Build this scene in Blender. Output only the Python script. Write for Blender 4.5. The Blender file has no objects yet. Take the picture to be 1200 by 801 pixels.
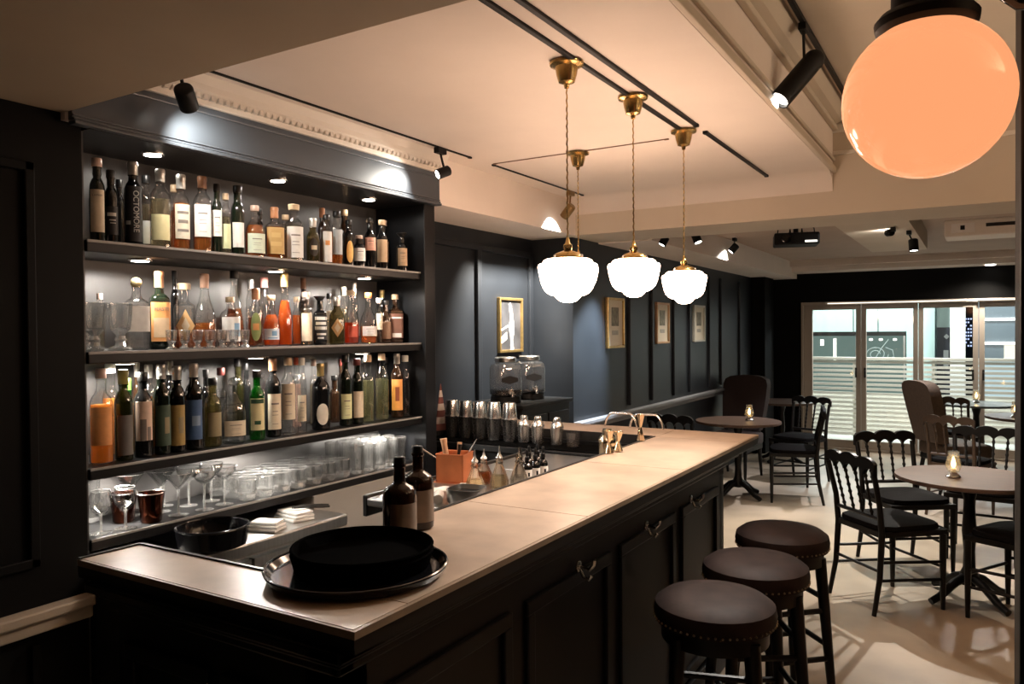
import bpy, bmesh, math, random
from mathutils import Vector, Matrix
R = math.radians
PI = math.pi
random.seed(7)
S = bpy.context.scene
COL = S.collection

# ---------------------------------------------------------------- camera
yaw, pit, rol = R(31.244), R(-0.845), R(-0.436)
fw = Vector((-math.sin(yaw) * math.cos(pit), math.cos(yaw) * math.cos(pit), math.sin(pit)))
rt = Vector((math.cos(yaw), math.sin(yaw), 0))
up = rt.cross(fw)
rt2 = math.cos(rol) * rt + math.sin(rol) * up
up2 = rt2.cross(fw)
cd = bpy.data.cameras.new('camera')
cam = bpy.data.objects.new('camera', cd)
COL.objects.link(cam)
cam.matrix_world = Matrix(((rt2.x, up2.x, -fw.x, 0), (rt2.y, up2.y, -fw.y, 0), (rt2.z, up2.z, -fw.z, 1.62), (0, 0, 0, 1)))
cd.sensor_width = 36
cd.lens = 901.1 / 1200 * 36
cd.clip_start = 0.02
S.camera = cam

# ---------------------------------------------------------------- world, exposure
w = bpy.data.worlds.new('night_sky')
S.world = w
w.use_nodes = True
w.node_tree.nodes['Background'].inputs[0].default_value = (.10, .14, .2, 1)
w.node_tree.nodes['Background'].inputs[1].default_value = .25
S.view_settings.view_transform = 'Standard'
S.view_settings.look = 'None'
S.view_settings.exposure = 0.0
S.view_settings.gamma = 1.0
S.view_settings.use_curve_mapping = False
try:
    cy = S.cycles
    cy.max_bounces = 14
    cy.transparent_max_bounces = 40
    cy.transmission_bounces = 12
    cy.glossy_bounces = 5
    cy.diffuse_bounces = 5
    cy.sample_clamp_indirect = 6.0
    cy.use_denoising = True
except Exception:
    pass

# ---------------------------------------------------------------- brightness of the lamps, seen and added
L_PENDANT = 36.0
L_GLOBE = 1.0
W_SPOT = 110.0
W_SHELF = 21.0
W_CANDLE = 1.0
W_OUT = 480.0

# ---------------------------------------------------------------- materials
MATS = {}
def nt(name):
    m = bpy.data.materials.new(name); m.use_nodes = True
    t = m.node_tree; t.nodes.clear()
    o = t.nodes.new('ShaderNodeOutputMaterial')
    return m, t, o
def pm(name, col, rough=.5, metal=0., noise=0., scale=8., bump=0., spec=.5, coat=0., stretch=(1, 1, 1), col2=None, rvar=0.):
    """principled with procedural colour, roughness and bump variation"""
    if name in MATS: return MATS[name]
    m, t, o = nt(name)
    p = t.nodes.new('ShaderNodeBsdfPrincipled')
    p.inputs['Base Color'].default_value = (*col, 1)
    p.inputs['Roughness'].default_value = rough
    p.inputs['Metallic'].default_value = metal
    p.inputs['Specular IOR Level'].default_value = spec
    if coat: p.inputs['Coat Weight'].default_value = coat; p.inputs['Coat Roughness'].default_value = .12
    if noise or bump or rvar:
        tc = t.nodes.new('ShaderNodeTexCoord'); mp = t.nodes.new('ShaderNodeMapping')
        mp.inputs['Scale'].default_value = stretch
        t.links.new(tc.outputs['Object'], mp.inputs['Vector'])
        n = t.nodes.new('ShaderNodeTexNoise'); n.inputs['Scale'].default_value = scale; n.inputs['Detail'].default_value = 5
        t.links.new(mp.outputs[0], n.inputs['Vector'])
        if noise:
            r = t.nodes.new('ShaderNodeValToRGB')
            c2 = col2 or tuple(c * (1 - noise) for c in col)
            r.color_ramp.elements[0].position = .32; r.color_ramp.elements[1].position = .68
            r.color_ramp.elements[0].color = (*c2, 1); r.color_ramp.elements[1].color = (*col, 1)
            t.links.new(n.outputs['Fac'], r.inputs[0]); t.links.new(r.outputs[0], p.inputs['Base Color'])
        if rvar:
            a = t.nodes.new('ShaderNodeMath'); a.operation = 'MULTIPLY_ADD'
            a.inputs[1].default_value = rvar; a.inputs[2].default_value = rough - rvar / 2
            t.links.new(n.outputs['Fac'], a.inputs[0]); t.links.new(a.outputs[0], p.inputs['Roughness'])
        if bump:
            b = t.nodes.new('ShaderNodeBump'); b.inputs['Strength'].default_value = bump; b.inputs['Distance'].default_value = .01
            t.links.new(n.outputs['Fac'], b.inputs['Height']); t.links.new(b.outputs[0], p.inputs['Normal'])
    t.links.new(p.outputs[0], o.inputs[0])
    MATS[name] = m; return m
def em(name, col, strength):
    if name in MATS: return MATS[name]
    m, t, o = nt(name)
    e = t.nodes.new('ShaderNodeEmission'); e.inputs[0].default_value = (*col, 1); e.inputs[1].default_value = strength
    t.links.new(e.outputs[0], o.inputs[0]); MATS[name] = m; return m
def thin(name, tint, rim=None, refl=.9, rough=.05, body=0., bodycol=(1, 1, 1), base=.07, refract=0.):
    """thin walled glass: clear straight through, mirror-like towards grazing angles, darker at the rims where the wall is seen edge on"""
    if name in MATS: return MATS[name]
    m, t, o = nt(name)
    lw = t.nodes.new('ShaderNodeLayerWeight'); lw.inputs['Blend'].default_value = .5
    pw = t.nodes.new('ShaderNodeMath'); pw.operation = 'POWER'; pw.inputs[1].default_value = 4
    t.links.new(lw.outputs['Facing'], pw.inputs[0])
    ma = t.nodes.new('ShaderNodeMath'); ma.operation = 'MULTIPLY_ADD'; ma.inputs[1].default_value = refl - base; ma.inputs[2].default_value = base
    t.links.new(pw.outputs[0], ma.inputs[0])
    p3 = t.nodes.new('ShaderNodeMath'); p3.operation = 'POWER'; p3.inputs[1].default_value = 3
    t.links.new(lw.outputs['Facing'], p3.inputs[0])
    mx = t.nodes.new('ShaderNodeMix'); mx.data_type = 'RGBA'
    mx.inputs[6].default_value = (*tint, 1)
    mx.inputs[7].default_value = (*(rim or tuple(c * .55 for c in tint)), 1)
    t.links.new(p3.outputs[0], mx.inputs[0])
    tr = t.nodes.new('ShaderNodeBsdfTransparent'); t.links.new(mx.outputs[2], tr.inputs[0])
    last = tr
    if body:
        df = t.nodes.new('ShaderNodeBsdfDiffuse'); df.inputs[0].default_value = (*bodycol, 1)
        tl = t.nodes.new('ShaderNodeBsdfTranslucent'); tl.inputs[0].default_value = (*bodycol, 1)
        a = t.nodes.new('ShaderNodeMixShader'); a.inputs[0].default_value = .5
        t.links.new(df.outputs[0], a.inputs[1]); t.links.new(tl.outputs[0], a.inputs[2])
        b = t.nodes.new('ShaderNodeMixShader'); b.inputs[0].default_value = body
        t.links.new(tr.outputs[0], b.inputs[1]); t.links.new(a.outputs[0], b.inputs[2]); last = b
    gl = t.nodes.new('ShaderNodeBsdfGlossy'); gl.inputs['Roughness'].default_value = rough
    ms = t.nodes.new('ShaderNodeMixShader')
    t.links.new(ma.outputs[0], ms.inputs[0]); t.links.new(last.outputs[0], ms.inputs[1]); t.links.new(gl.outputs[0], ms.inputs[2])
    out = ms
    if refract:
        g = t.nodes.new('ShaderNodeBsdfGlass'); g.inputs['IOR'].default_value = 1.5; g.inputs['Roughness'].default_value = .02
        out = t.nodes.new('ShaderNodeMixShader'); out.inputs[0].default_value = refract
        t.links.new(ms.outputs[0], out.inputs[1]); t.links.new(g.outputs[0], out.inputs[2])
    t.links.new(out.outputs[0], o.inputs[0]); MATS[name] = m; return m
def cutglass(name, tint=(1, 1, 1), clear=.45):
    """solid glass for tumblers and decanter stoppers: partly refracting, partly clear"""
    if name in MATS: return MATS[name]
    m, t, o = nt(name)
    g = t.nodes.new('ShaderNodeBsdfGlass'); g.inputs['IOR'].default_value = 1.45; g.inputs['Roughness'].default_value = .03
    g.inputs[0].default_value = (*tint, 1)
    tr = t.nodes.new('ShaderNodeBsdfTransparent'); tr.inputs[0].default_value = (*tint, 1)
    ms = t.nodes.new('ShaderNodeMixShader'); ms.inputs[0].default_value = clear
    t.links.new(g.outputs[0], ms.inputs[1]); t.links.new(tr.outputs[0], ms.inputs[2])
    t.links.new(ms.outputs[0], o.inputs[0]); MATS[name] = m; return m

NAVY = pm('navy wall paint', (.0135, .0160, .0200), .40, noise=.25, scale=3, bump=.03, spec=.35)
DARKP = pm('near black wall paint', (.0035, .0033, .003), .6, noise=.3, scale=3, spec=.12)
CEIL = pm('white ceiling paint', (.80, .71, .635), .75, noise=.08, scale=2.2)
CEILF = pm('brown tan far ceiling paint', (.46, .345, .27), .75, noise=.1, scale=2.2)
CEILN = pm('darker brown tan soffit', (.40, .32, .23), .75, noise=.1, scale=2.2)  # darker and browner than the tan of the raised ceiling
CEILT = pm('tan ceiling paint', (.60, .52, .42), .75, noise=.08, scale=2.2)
WHITEM = pm('white moulding paint', (.74, .68, .60), .5, noise=.05, scale=6)
RAILP = pm('tan dado rail paint', (.40, .33, .25), .5, noise=.3, scale=9, stretch=(1, .2, 1))
GREYR = pm('grey dado rail paint', (.20, .20, .21), .5, noise=.2, scale=9, stretch=(1, .2, 1))
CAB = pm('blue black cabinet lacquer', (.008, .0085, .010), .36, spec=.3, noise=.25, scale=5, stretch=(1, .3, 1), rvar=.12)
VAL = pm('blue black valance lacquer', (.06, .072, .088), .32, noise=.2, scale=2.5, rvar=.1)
BACKP = pm('warm grey shelf back', (.062, .058, .056), .5, noise=.25, scale=4)
SHELF = pm('dark shelf wood', (.011, .011, .0115), .42, spec=.25, noise=.35, scale=6, stretch=(1, .15, 1), rvar=.1)
BARB = pm('black bar front lacquer', (.0048, .0048, .005), .42, noise=.3, scale=5, spec=.3)
TOP = pm('tan marbled worktop', (.47, .36, .27), .33, noise=.3, scale=7, col2=(.33, .25, .185), rvar=.07, spec=.55)
TOPE = pm('worktop edge', (.30, .22, .15), .4, noise=.3, scale=8)
EDGE = pm('dark metal edge trim', (.035, .033, .03), .35, metal=.6, noise=.2)
FLOOR = pm('polished concrete', (.42, .335, .25), .40, noise=.45, scale=1.6, rvar=.2, spec=.5)
STEEL = pm('brushed steel', (.55, .54, .52), .3, metal=1., noise=.15, scale=5, stretch=(1, 20, 1), rvar=.1)
CHROME = pm('polished steel', (.84, .82, .79), .26, metal=1., noise=.05)
BRASS = pm('aged brass', (.55, .36, .13), .25, metal=1., noise=.3, scale=20, rvar=.15)
GOLD = pm('gold leaf frame', (.62, .43, .17), .35, metal=.9, noise=.3, scale=30)
COPPER = pm('polished copper', (.58, .18, .065), .38, metal=.4, noise=.2, scale=15)
BLACK = pm('black plastic', (.006, .006, .006), .5, noise=.2, spec=.2)
BLACKG = pm('glossy black', (.006, .006, .007), .12, noise=.2)
RUBBER = pm('black rubber', (.004, .004, .004), .65, noise=.2, scale=40, spec=0.)
WOODB = pm('black stained chair wood', (.006, .005, .0045), .38, noise=.3, scale=12, spec=.25)
WOODBR = pm('brown stained chair wood', (.06, .034, .02), .4, noise=.3, scale=12)
CUSH = pm('black seat leather', (.006, .005, .005), .7, noise=.3, scale=25, bump=.1, spec=.04)
LEATH = pm('dark brown stool leather', (.024, .014, .012), .62, noise=.5, scale=16, bump=.12, spec=.15)
UPH = pm('brown upholstery', (.09, .055, .032), .75, noise=.25, scale=40, bump=.1)
TABLE = pm('dark walnut table top', (.11, .07, .052), .5, spec=.2, noise=.4, scale=5, stretch=(1, 5, 1), rvar=.12)
TABLEB = pm('grey blue table top', (.17, .21, .22), .25, noise=.2, scale=5)
PAPER = pm('white paper', (.78, .75, .7), .8, noise=.06)
CLOTH = pm('white bar cloth', (.7, .68, .64), .9, noise=.15, scale=30, bump=.2)
FRAMEW = pm('taupe door frame paint', (.42, .36, .30), .5, noise=.1, scale=8, stretch=(1, 1, .2))
SLAT = pm('cream railing paint', (.82, .80, .72), .5, noise=.05)
FACADE = pm('pale green cladding', (.60, .80, .76), .5, noise=.06, scale=.8)
COLUMNW = pm('white column stone', (.80, .78, .72), .6, noise=.06, scale=1.5)
TOWER = pm('dark tower wall', (.03, .035, .05), .5, noise=.3, scale=1.)
GREYF = pm('grey office wall', (.16, .19, .21), .4, noise=.2, scale=.8)
PAVE = pm('pale terrace paving', (.6, .6, .56), .6, noise=.15, scale=2)
GLASSC = thin('clear bottle glass', (.96, .965, .96), (.20, .20, .19), base=.09)
WINDOWG = thin('window glass', (.93, .95, .95), (.8, .82, .82), refl=.75)
BOT = {
 'clr': GLASSC,
 'green': thin('green bottle glass', (.10, .105, .035), (.025, .03, .01), body=.2, bodycol=(.07, .065, .022)),
 'bgreen': thin('bright green bottle glass', (.05, .28, .06), (.01, .10, .02), body=.25, bodycol=(.02, .2, .035)),
 'olive': thin('olive bottle glass', (.42, .38, .22), (.12, .1, .05), body=.25, bodycol=(.2, .17, .08)),
 'brn': pm('dark brown bottle glass', (.03, .014, .007), .1, spec=.7, noise=.2),
 'dkg': pm('black green bottle glass', (.008, .012, .007), .09, spec=.7, noise=.2),
 'blk': pm('black bottle glass', (.006, .006, .006), .09, spec=.7, noise=.2),
}
def liq(n, c, b=.35):
    t = tuple(x ** .5 for x in c)
    return thin('spirit ' + n, t, tuple(x * .6 for x in c), refl=.25, body=b, bodycol=c)
LIQ = {
 'pale': liq('pale straw', (.86, .78, .55), .05), 'clear': liq('clear', (.95, .95, .94), .0),
 'amber': liq('amber', (.80, .30, .07), .3), 'amberlow': liq('amber', (.80, .30, .07), .3),
 'darkamber': liq('dark amber', (.36, .12, .03), .35), 'orange': liq('orange', (.95, .42, .09), .5),
 'redorange': liq('red orange', (.80, .17, .03), .45), 'redlow': liq('red', (.62, .09, .03), .45),
 'pinkl': liq('pink', (.85, .6, .5), .3), 'palegreen': liq('pale green', (.80, .80, .52), .08),
}
LC = {'cream': (.72, .62, .46), 'white': (.80, .78, .74), 'yellow': (.76, .68, .38), 'black': (.012, .012, .013), 'silver': (.5, .5, .48),
      'printed': (.70, .62, .5), 'lime': (.66, .7, .42), 'mint': (.66, .72, .58), 'gold': (.55, .36, .14), 'grey': (.42, .44, .45),
      'salmon': (.74, .38, .28), 'tan': (.64, .46, .29), 'orange': (.80, .36, .12), 'diamondtan': (.58, .36, .16), 'ovalgreen': (.30, .36, .13),
      'whiteblue': (.72, .77, .80), 'diamondred': (.55, .06, .04), 'redband': (.55, .09, .05), 'brownl': (.22, .12, .07), 'brownwhite': (.16, .07, .045),
      'greyl': (.13, .12, .11), 'scene': (.70, .52, .40), 'darkgreenl': (.05, .085, .055), 'ochre': (.36, .25, .08), 'blue': (.05, .11, .24),
      'olivel': (.27, .22, .12), 'yellow2': (.8, .6, .1), 'roundwhite': (.72, .66, .55), 'limegreen': (.66, .68, .38), 'orangel': (.82, .38, .1),
      'oval': (.03, .025, .02), 'orangeoval': (.85, .5, .16)}
def lab(c): return pm('paper label ' + c, LC[c], .6, noise=.12, scale=45)
CC = {'pinkcap': (.62, .44, .36), 'blk': (.01, .01, .01), 'silver': (.62, .60, .56), 'tan': (.58, .42, .26), 'brown': (.2, .09, .045), 'copper': (.55, .25, .12),
      'corkwide': (.62, .47, .30), 'glassball': (.8, .8, .8), 'flare': (.012, .012, .012), 'brass': (.6, .5, .26), 'salmoncap': (.6, .36, .25), 'rose': (.5, .22, .2),
      'goldcap': (.62, .47, .2), 'cream': (.7, .64, .5), 'orange': (.85, .2, .05), 'white': (.78, .76, .7), 'gold': (.3, .26, .07), 'bgreen': (.14, .3, .05),
      'darkred': (.12, .025, .02), 'clear': (.8, .8, .8), 'orangered': (.8, .13, .05)}
def capm(c):
    if c in ('glassball', 'clear'): return cutglass('stopper glass')
    return pm('cap ' + c, CC[c], .35, metal=.75 if c in ('silver', 'brass', 'goldcap') else 0., noise=.15, scale=30)
GLASSW = thin('tumbler glass', (.97, .97, .965), (.30, .30, .29), rough=.05, base=.16, body=.02, bodycol=(.9, .9, .88), refract=.38)
BASEG = thin('sparkle whitened glass', (.93, .93, .92), (.5, .5, .5), rough=.10, base=.42, body=.30, bodycol=(.95, .95, .93))  # whitish body paints in the sparkle of lit glass bases, rims and stems
STEMG = thin('stemware glass', (.975, .975, .97), (.22, .22, .215), refl=.95, rough=.05, base=.14)
PENG = em('lit opal glass', (1., .68, .49), L_PENDANT)
GLOBG = pm('lit peach opal globe', (.02, .02, .02), .12, spec=.4)
_p = GLOBG.node_tree.nodes['Principled BSDF']; _p.inputs['Emission Color'].default_value = (1., .385, .165, 1); _p.inputs['Emission Strength'].default_value = L_GLOBE
LAMPE = em('lit lamp lens', (1., .95, .86), 14.)
DOWNE = em('lit shelf light lens', (1., .90, .78), 14.)
FLAME = em('candle flame', (1., .62, .22), 14.)

# ---------------------------------------------------------------- mesh helpers
class MB:
    def __init__(s): s.b = bmesh.new()
    def box(s, x0, x1, y0, y1, z0, z1, bev=0.):
        g = bmesh.ops.create_cube(s.b, size=1)['verts']
        for v in g:
            v.co = Vector(((x0 + x1) / 2 + v.co.x * (x1 - x0), (y0 + y1) / 2 + v.co.y * (y1 - y0), (z0 + z1) / 2 + v.co.z * (z1 - z0)))
        if bev:
            es = list({e for v in g for e in v.link_edges})
            bmesh.ops.bevel(s.b, geom=es, offset=bev, segments=2, affect='EDGES', profile=.5)
        return s
    def rbox(s, c, size, rz=0., ax=None, bev=0.):
        """box of given size about c, rotated"""
        g = bmesh.ops.create_cube(s.b, size=1)['verts']
        M = Matrix.Rotation(rz, 3, 'Z') if ax is None else ax
        for v in g: v.co = Vector((v.co.x * size[0], v.co.y * size[1], v.co.z * size[2]))
        if bev:
            es = list({e for v in g for e in v.link_edges})
            r = bmesh.ops.bevel(s.b, geom=es, offset=bev, segments=2, affect='EDGES', profile=.5)
            g = list({v for v in r['verts']} | {v for v in g if v.is_valid})
        for v in g: v.co = M @ v.co + Vector(c)
        return s
    def lathe(s, prof, seg=20, c=(0, 0, 0), sx=1., sy=1., M=None, wob=None):
        """prof: (radius, z[, squareness]) rings from bottom to top"""
        rings = []
        for q in prof:
            r, z = q[0], q[1]; p = q[2] if len(q) > 2 else 2.
            ring = []
            for k in range(seg):
                a = 2 * PI * (k + .5) / seg; ca, sa = math.cos(a), math.sin(a)
                rr = max(r, 1e-5) / ((abs(ca) ** p + abs(sa) ** p) ** (1. / p))
                if wob: rr *= 1 + wob[1] * math.cos(wob[0] * a)
                v = Vector((rr * ca * sx, rr * sa * sy, z))
                if M: v = M @ v
                ring.append(s.b.verts.new(v + Vector(c)))
            rings.append(ring)
        for A, B in zip(rings, rings[1:]):
            for k in range(seg):
                s.b.faces.new((A[k], A[(k + 1) % seg], B[(k + 1) % seg], B[k]))
        if prof[0][0] > 1e-4: s.b.faces.new(list(reversed(rings[0])))
        if prof[-1][0] > 1e-4: s.b.faces.new(rings[-1])
        return s
    def tube(s, pts, r, seg=8, closed=False):
        pts = [Vector(p) for p in pts]; n = len(pts); rings = []
        rs = r if isinstance(r, (list, tuple)) else [r] * n
        prev = None
        for i, p in enumerate(pts):
            if closed: d = pts[(i + 1) % n] - pts[i - 1]
            else: d = pts[min(i + 1, n - 1)] - pts[max(i - 1, 0)]
            d.normalize()
            if prev is None:
                a = Vector((0, 0, 1)) if abs(d.z) < .9 else Vector((1, 0, 0))
                u = d.cross(a).normalized()
            else:
                u = (prev - d * prev.dot(d)).normalized()
            prev = u; v = d.cross(u)
            rings.append([s.b.verts.new(p + rs[i] * (math.cos(2 * PI * k / seg) * u + math.sin(2 * PI * k / seg) * v)) for k in range(seg)])
        m = n if closed else n - 1
        for i in range(m):
            A, B = rings[i], rings[(i + 1) % n]
            for k in range(seg): s.b.faces.new((A[k], A[(k + 1) % seg], B[(k + 1) % seg], B[k]))
        if not closed:
            s.b.faces.new(list(reversed(rings[0]))); s.b.faces.new(rings[-1])
        return s
    def prism(s, poly, a, b, axis='y'):
        """extrude a 2D outline along an axis"""
        def P(u, v, t): return {'y': (u, t, v), 'x': (t, u, v), 'z': (u, v, t)}[axis]
        A = [s.b.verts.new(P(u, v, a)) for u, v in poly]; B = [s.b.verts.new(P(u, v, b)) for u, v in poly]
        n = len(poly)
        for i in range(n): s.b.faces.new((A[i], A[(i + 1) % n], B[(i + 1) % n], B[i]))
        s.b.faces.new(list(reversed(A))); s.b.faces.new(B)
        return s
    def patch(s, r, z0, z1, a0, a1, sx=1., sy=1., p=2., th=.0008, seg=12, shape=None):
        """label wrapped on a body of radius r, with its own thickness; shape(u) gives the lower and upper edge"""
        def pt(a, z, o):
            ca, sa = math.cos(a), math.sin(a)
            rr = (r + o) / ((abs(ca) ** p + abs(sa) ** p) ** (1. / p))
            return s.b.verts.new((rr * ca * sx, rr * sa * sy, z))
        F, K = [], []
        for k in range(seg + 1):
            u = k / seg; a = a0 + (a1 - a0) * u
            lo, hi = (0, 1) if shape is None else shape(u)
            za, zb = z0 + (z1 - z0) * lo, z0 + (z1 - z0) * hi
            F.append((pt(a, za, th), pt(a, zb, th))); K.append((pt(a, za, 0), pt(a, zb, 0)))
        for k in range(seg):
            s.b.faces.new((F[k][0], F[k + 1][0], F[k + 1][1], F[k][1]))
            s.b.faces.new((K[k][1], K[k + 1][1], K[k + 1][0], K[k][0]))
            s.b.faces.new((F[k][1], F[k + 1][1], K[k + 1][1], K[k][1]))
            s.b.faces.new((F[k + 1][0], F[k][0], K[k][0], K[k + 1][0]))
        return s
    def xf(s, M):
        bmesh.ops.transform(s.b, matrix=M, verts=s.b.verts[:]); return s
    def build(s, name, mat, parent=None, smooth=True, loc=None, ang=40):
        bmesh.ops.recalc_face_normals(s.b, faces=s.b.faces[:])
        me = bpy.data.meshes.new(name)
        if smooth:
            lim = R(ang)
            for f in s.b.faces: f.smooth = True
            for e in s.b.edges:
                if len(e.link_faces) == 2 and e.calc_face_angle(0) > lim: e.smooth = False
        s.b.to_mesh(me); s.b.free()
        if mat: me.materials.append(mat)
        o = bpy.data.objects.new(name, me); COL.objects.link(o)
        if parent: o.parent = parent
        if loc: o.location = loc
        return o
def tag(o, label, cat, group=None, kind=None):
    o['label'] = label; o['category'] = cat
    if group: o['group'] = group
    if kind: o['kind'] = kind
    return o
def thing(name, label, cat, loc=(0, 0, 0), rz=0., group=None):
    o = bpy.data.objects.new(name, None); COL.objects.link(o)
    o.empty_display_size = .1
    o.location = loc; o.rotation_euler = (0, 0, rz)
    return tag(o, label, cat, group)
def dup(root, loc, rz=0., label=None, group=None):
    r = root.copy(); COL.objects.link(r); r.location = loc; r.rotation_euler = (0, 0, rz)
    if label: r['label'] = label
    if group: r['group'] = group
    for ch in list(root.children):
        c = ch.copy(); COL.objects.link(c); c.parent = r
        for g in list(ch.children):
            d = g.copy(); COL.objects.link(d); d.parent = c
    return r
def struct(name, mb, mat, smooth=False):
    o = mb.build(name, mat, None, smooth); o['kind'] = 'structure'; return o
def spot_light(name, loc, target, power, size, blend, col, radius, parent=None):
    l = bpy.data.lights.new(name, 'SPOT'); l.energy = power; l.spot_size = R(size); l.spot_blend = blend; l.color = col; l.shadow_soft_size = radius
    o = bpy.data.objects.new(name, l); COL.objects.link(o)
    o.location = loc
    o.rotation_euler = (Vector(target) - Vector(loc)).to_track_quat('-Z', 'Y').to_euler()
    if parent: o.parent = parent
    return o
def point_light(name, loc, power, col, radius, parent=None):
    l = bpy.data.lights.new(name, 'POINT'); l.energy = power; l.color = col; l.shadow_soft_size = radius
    o = bpy.data.objects.new(name, l); COL.objects.link(o); o.location = loc
    if parent: o.parent = parent
    return o
def letters(name, txt, size, mat, parent, M, ext=.0004):
    """words as a flat mesh"""
    c = bpy.data.curves.new('words', 'FONT'); c.body = txt; c.size = size; c.align_x = 'CENTER'; c.align_y = 'CENTER'; c.extrude = ext
    t = bpy.data.objects.new('words', c); COL.objects.link(t)
    dg = bpy.context.evaluated_depsgraph_get()
    me = bpy.data.meshes.new_from_object(t.evaluated_get(dg))
    bpy.data.objects.remove(t); bpy.data.curves.remove(c)
    me.transform(M); me.name = name
    me.materials.clear(); me.materials.append(mat)
    o = bpy.data.objects.new(name, me); COL.objects.link(o); o.parent = parent
    return o
# ================================================================ the room
struct('floor', MB().box(-3.2, 2.6, -1.7, 11.1, -.12, 0), FLOOR)
# left wall beside the bar, flush with the shelving
struct('wall_left', MB().box(-2.9, -2.5, -1.7, 1.425, 0, 2.6), DARKP)
m = MB()
for y0, y1 in ((-1.2, .15), (.3, 1.27)):
    for a, b, c, d in ((y0, y1, .9, .93), (y0, y1, 2.12, 2.15)): m.box(-2.502, -2.482, a, b, c, d, .004)
    for y in (y0, y1 - .03): m.box(-2.502, -2.482, y, y + .03, .9, 2.15, .004)
    for y in (y0, y1 - .03): m.box(-2.502, -2.484, y, y + .03, .14, .66, .004)
struct('trim_1', m, DARKP)
m = MB().box(-2.5, -2.445, -1.7, 1.42, .742, .775, .006).box(-2.5, -2.462, -1.7, 1.42, .70, .745, .006)
struct('trim_2', m, RAILP)
struct('baseboard_left', MB().box(-2.5, -2.47, -1.7, 1.42, 0, .14, .005), DARKP)
# wall behind the back of the bar
struct('wall_left_middle', MB().box(-3.1, -2.88, 1.425, 5.05, 0, 2.6), NAVY)
m = MB()
for y in (3.62, 4.30, 5.0):
    m.box(-2.882, -2.855, y - .025, y + .025, .95, 2.2, .006)
m.box(-2.882, -2.855, 4.30, 5.0, 2.16, 2.2, .006).box(-2.882, -2.855, 3.62, 4.30, 2.16, 2.2, .006)
struct('trim_3', m, NAVY)
# wall of the dining area, standing further out
struct('wall_left_far', MB().box(-3.1, -2.54, 5.05, 11.05, 0, 2.6), NAVY)
m = MB()
for y in (6.1, 6.62, 7.2, 7.68, 8.35, 8.8, 9.6):
    m.box(-2.545, -2.515, y - .022, y + .022, .98, 2.2, .006)
struct('trim_4', m, NAVY)
m = MB().box(-2.54, -2.475, 5.05, 11, .915, .945, .006).box(-2.54, -2.50, 5.05, 11, .875, .92, .005)
struct('trim_5', m, GREYR)
struct('trim_6', MB().box(-2.54, -2.36, 10.2, 10.7, 0, 2.5, .01), DARKP)          # pilaster in the far corner
struct('wall_right', MB().box(2.5, 2.7, -1.7, 11.1, 0, 3.1), NAVY)
struct('wall_near', MB().box(-3.1, 2.6, -1.8, -1.7, 0, 2.6), NAVY)
# far wall with the row of glazed doors
m = MB().box(-2.6, -2.03, 11, 11.12, 0, 2.6).box(-2.03, 1.55, 11, 11.12, 1.965, 2.6).box(1.55, 2.6, 11, 11.12, 0, 2.6)
struct('wall_far', m, DARKP)
# ceilings
struct('ceiling', MB().box(-2.9, -.75, 1.3, 5.0, 2.55, 3.05), CEIL)                # lowered panel over the bar
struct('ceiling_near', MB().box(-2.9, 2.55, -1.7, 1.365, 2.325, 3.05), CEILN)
struct('ceiling_right', MB().box(-.8, 2.55, 1.3, 5.0, 2.92, 3.05), CEILT)
struct('ceiling_middle', MB().box(-2.9, 2.55, 4.97, 5.5, 2.30, 3.05), CEILT)        # beam across the room
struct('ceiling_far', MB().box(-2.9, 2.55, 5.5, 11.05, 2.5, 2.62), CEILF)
struct('ceiling_left', MB().box(-2.95, -2.475, 1.36, 4.98, 2.30, 2.56), CEIL)       # soffit along the wall
m = MB()
pr = [(4.98, 2.55), (4.98, 2.40)] + [(4.98 - .16 * (1 - math.cos(a)), 2.39 + .16 * math.sin(a)) for a in [PI / 2 * k / 8 for k in range(9)]]
m.prism([(y, z) for y, z in pr[1:]] + [(4.98, 2.56)], -2.47, -.75, 'x')
struct('trim_7', m, CEIL, True)                                                   # curved joint of panel and beam
struct('trim_8', MB().box(-2.54, -2.1, 5.5, 10.9, 2.29, 2.51), CEIL)
struct('trim_9', MB().box(-.86, -.40, 5.5, 8.0, 2.335, 2.51), CEILT)
struct('trim_10', MB().box(-2.5, 2.5, 10.55, 11.0, 2.36, 2.51).box(-2.5, 2.5, 10.45, 10.56, 2.42, 2.51), CEIL)
# moulded side of the lowered panel and cornice of the raised ceiling
m = MB().box(-.75, -.728, 1.36, 4.97, 2.55, 2.585, .004).box(-.75, -.735, 1.36, 4.97, 2.62, 2.64, .004).box(-.75, -.72, 1.36, 4.97, 2.80, 2.83, .006)
m.prism([(-.75, 2.83), (-.70, 2.86), (-.66, 2.92), (-.75, 2.92)], 1.36, 4.97, 'y')
struct('trim_11', m, CEILT)
m = MB().box(-.75, 2.5, 4.93, 4.98, 2.86, 2.92, .006).box(-.75, 2.5, 4.95, 4.98, 2.79, 2.84, .006).box(-.75, 2.5, 4.955, 4.98, 2.655, 2.68, .004)
struct('trim_12', m, WHITEM)
# cornice with small dentils over the shelving
m = MB().prism([(-2.48, 2.455), (-2.432, 2.455), (-2.43, 2.475), (-2.405, 2.50), (-2.40, 2.52), (-2.38, 2.551), (-2.48, 2.551)], 1.366, 3.31, 'y')
y = 1.38
while y < 3.29:
    m.box(-2.432, -2.412, y, y + .016, 2.474, 2.494); y += .032
struct('trim_13', m, WHITEM)
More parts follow.
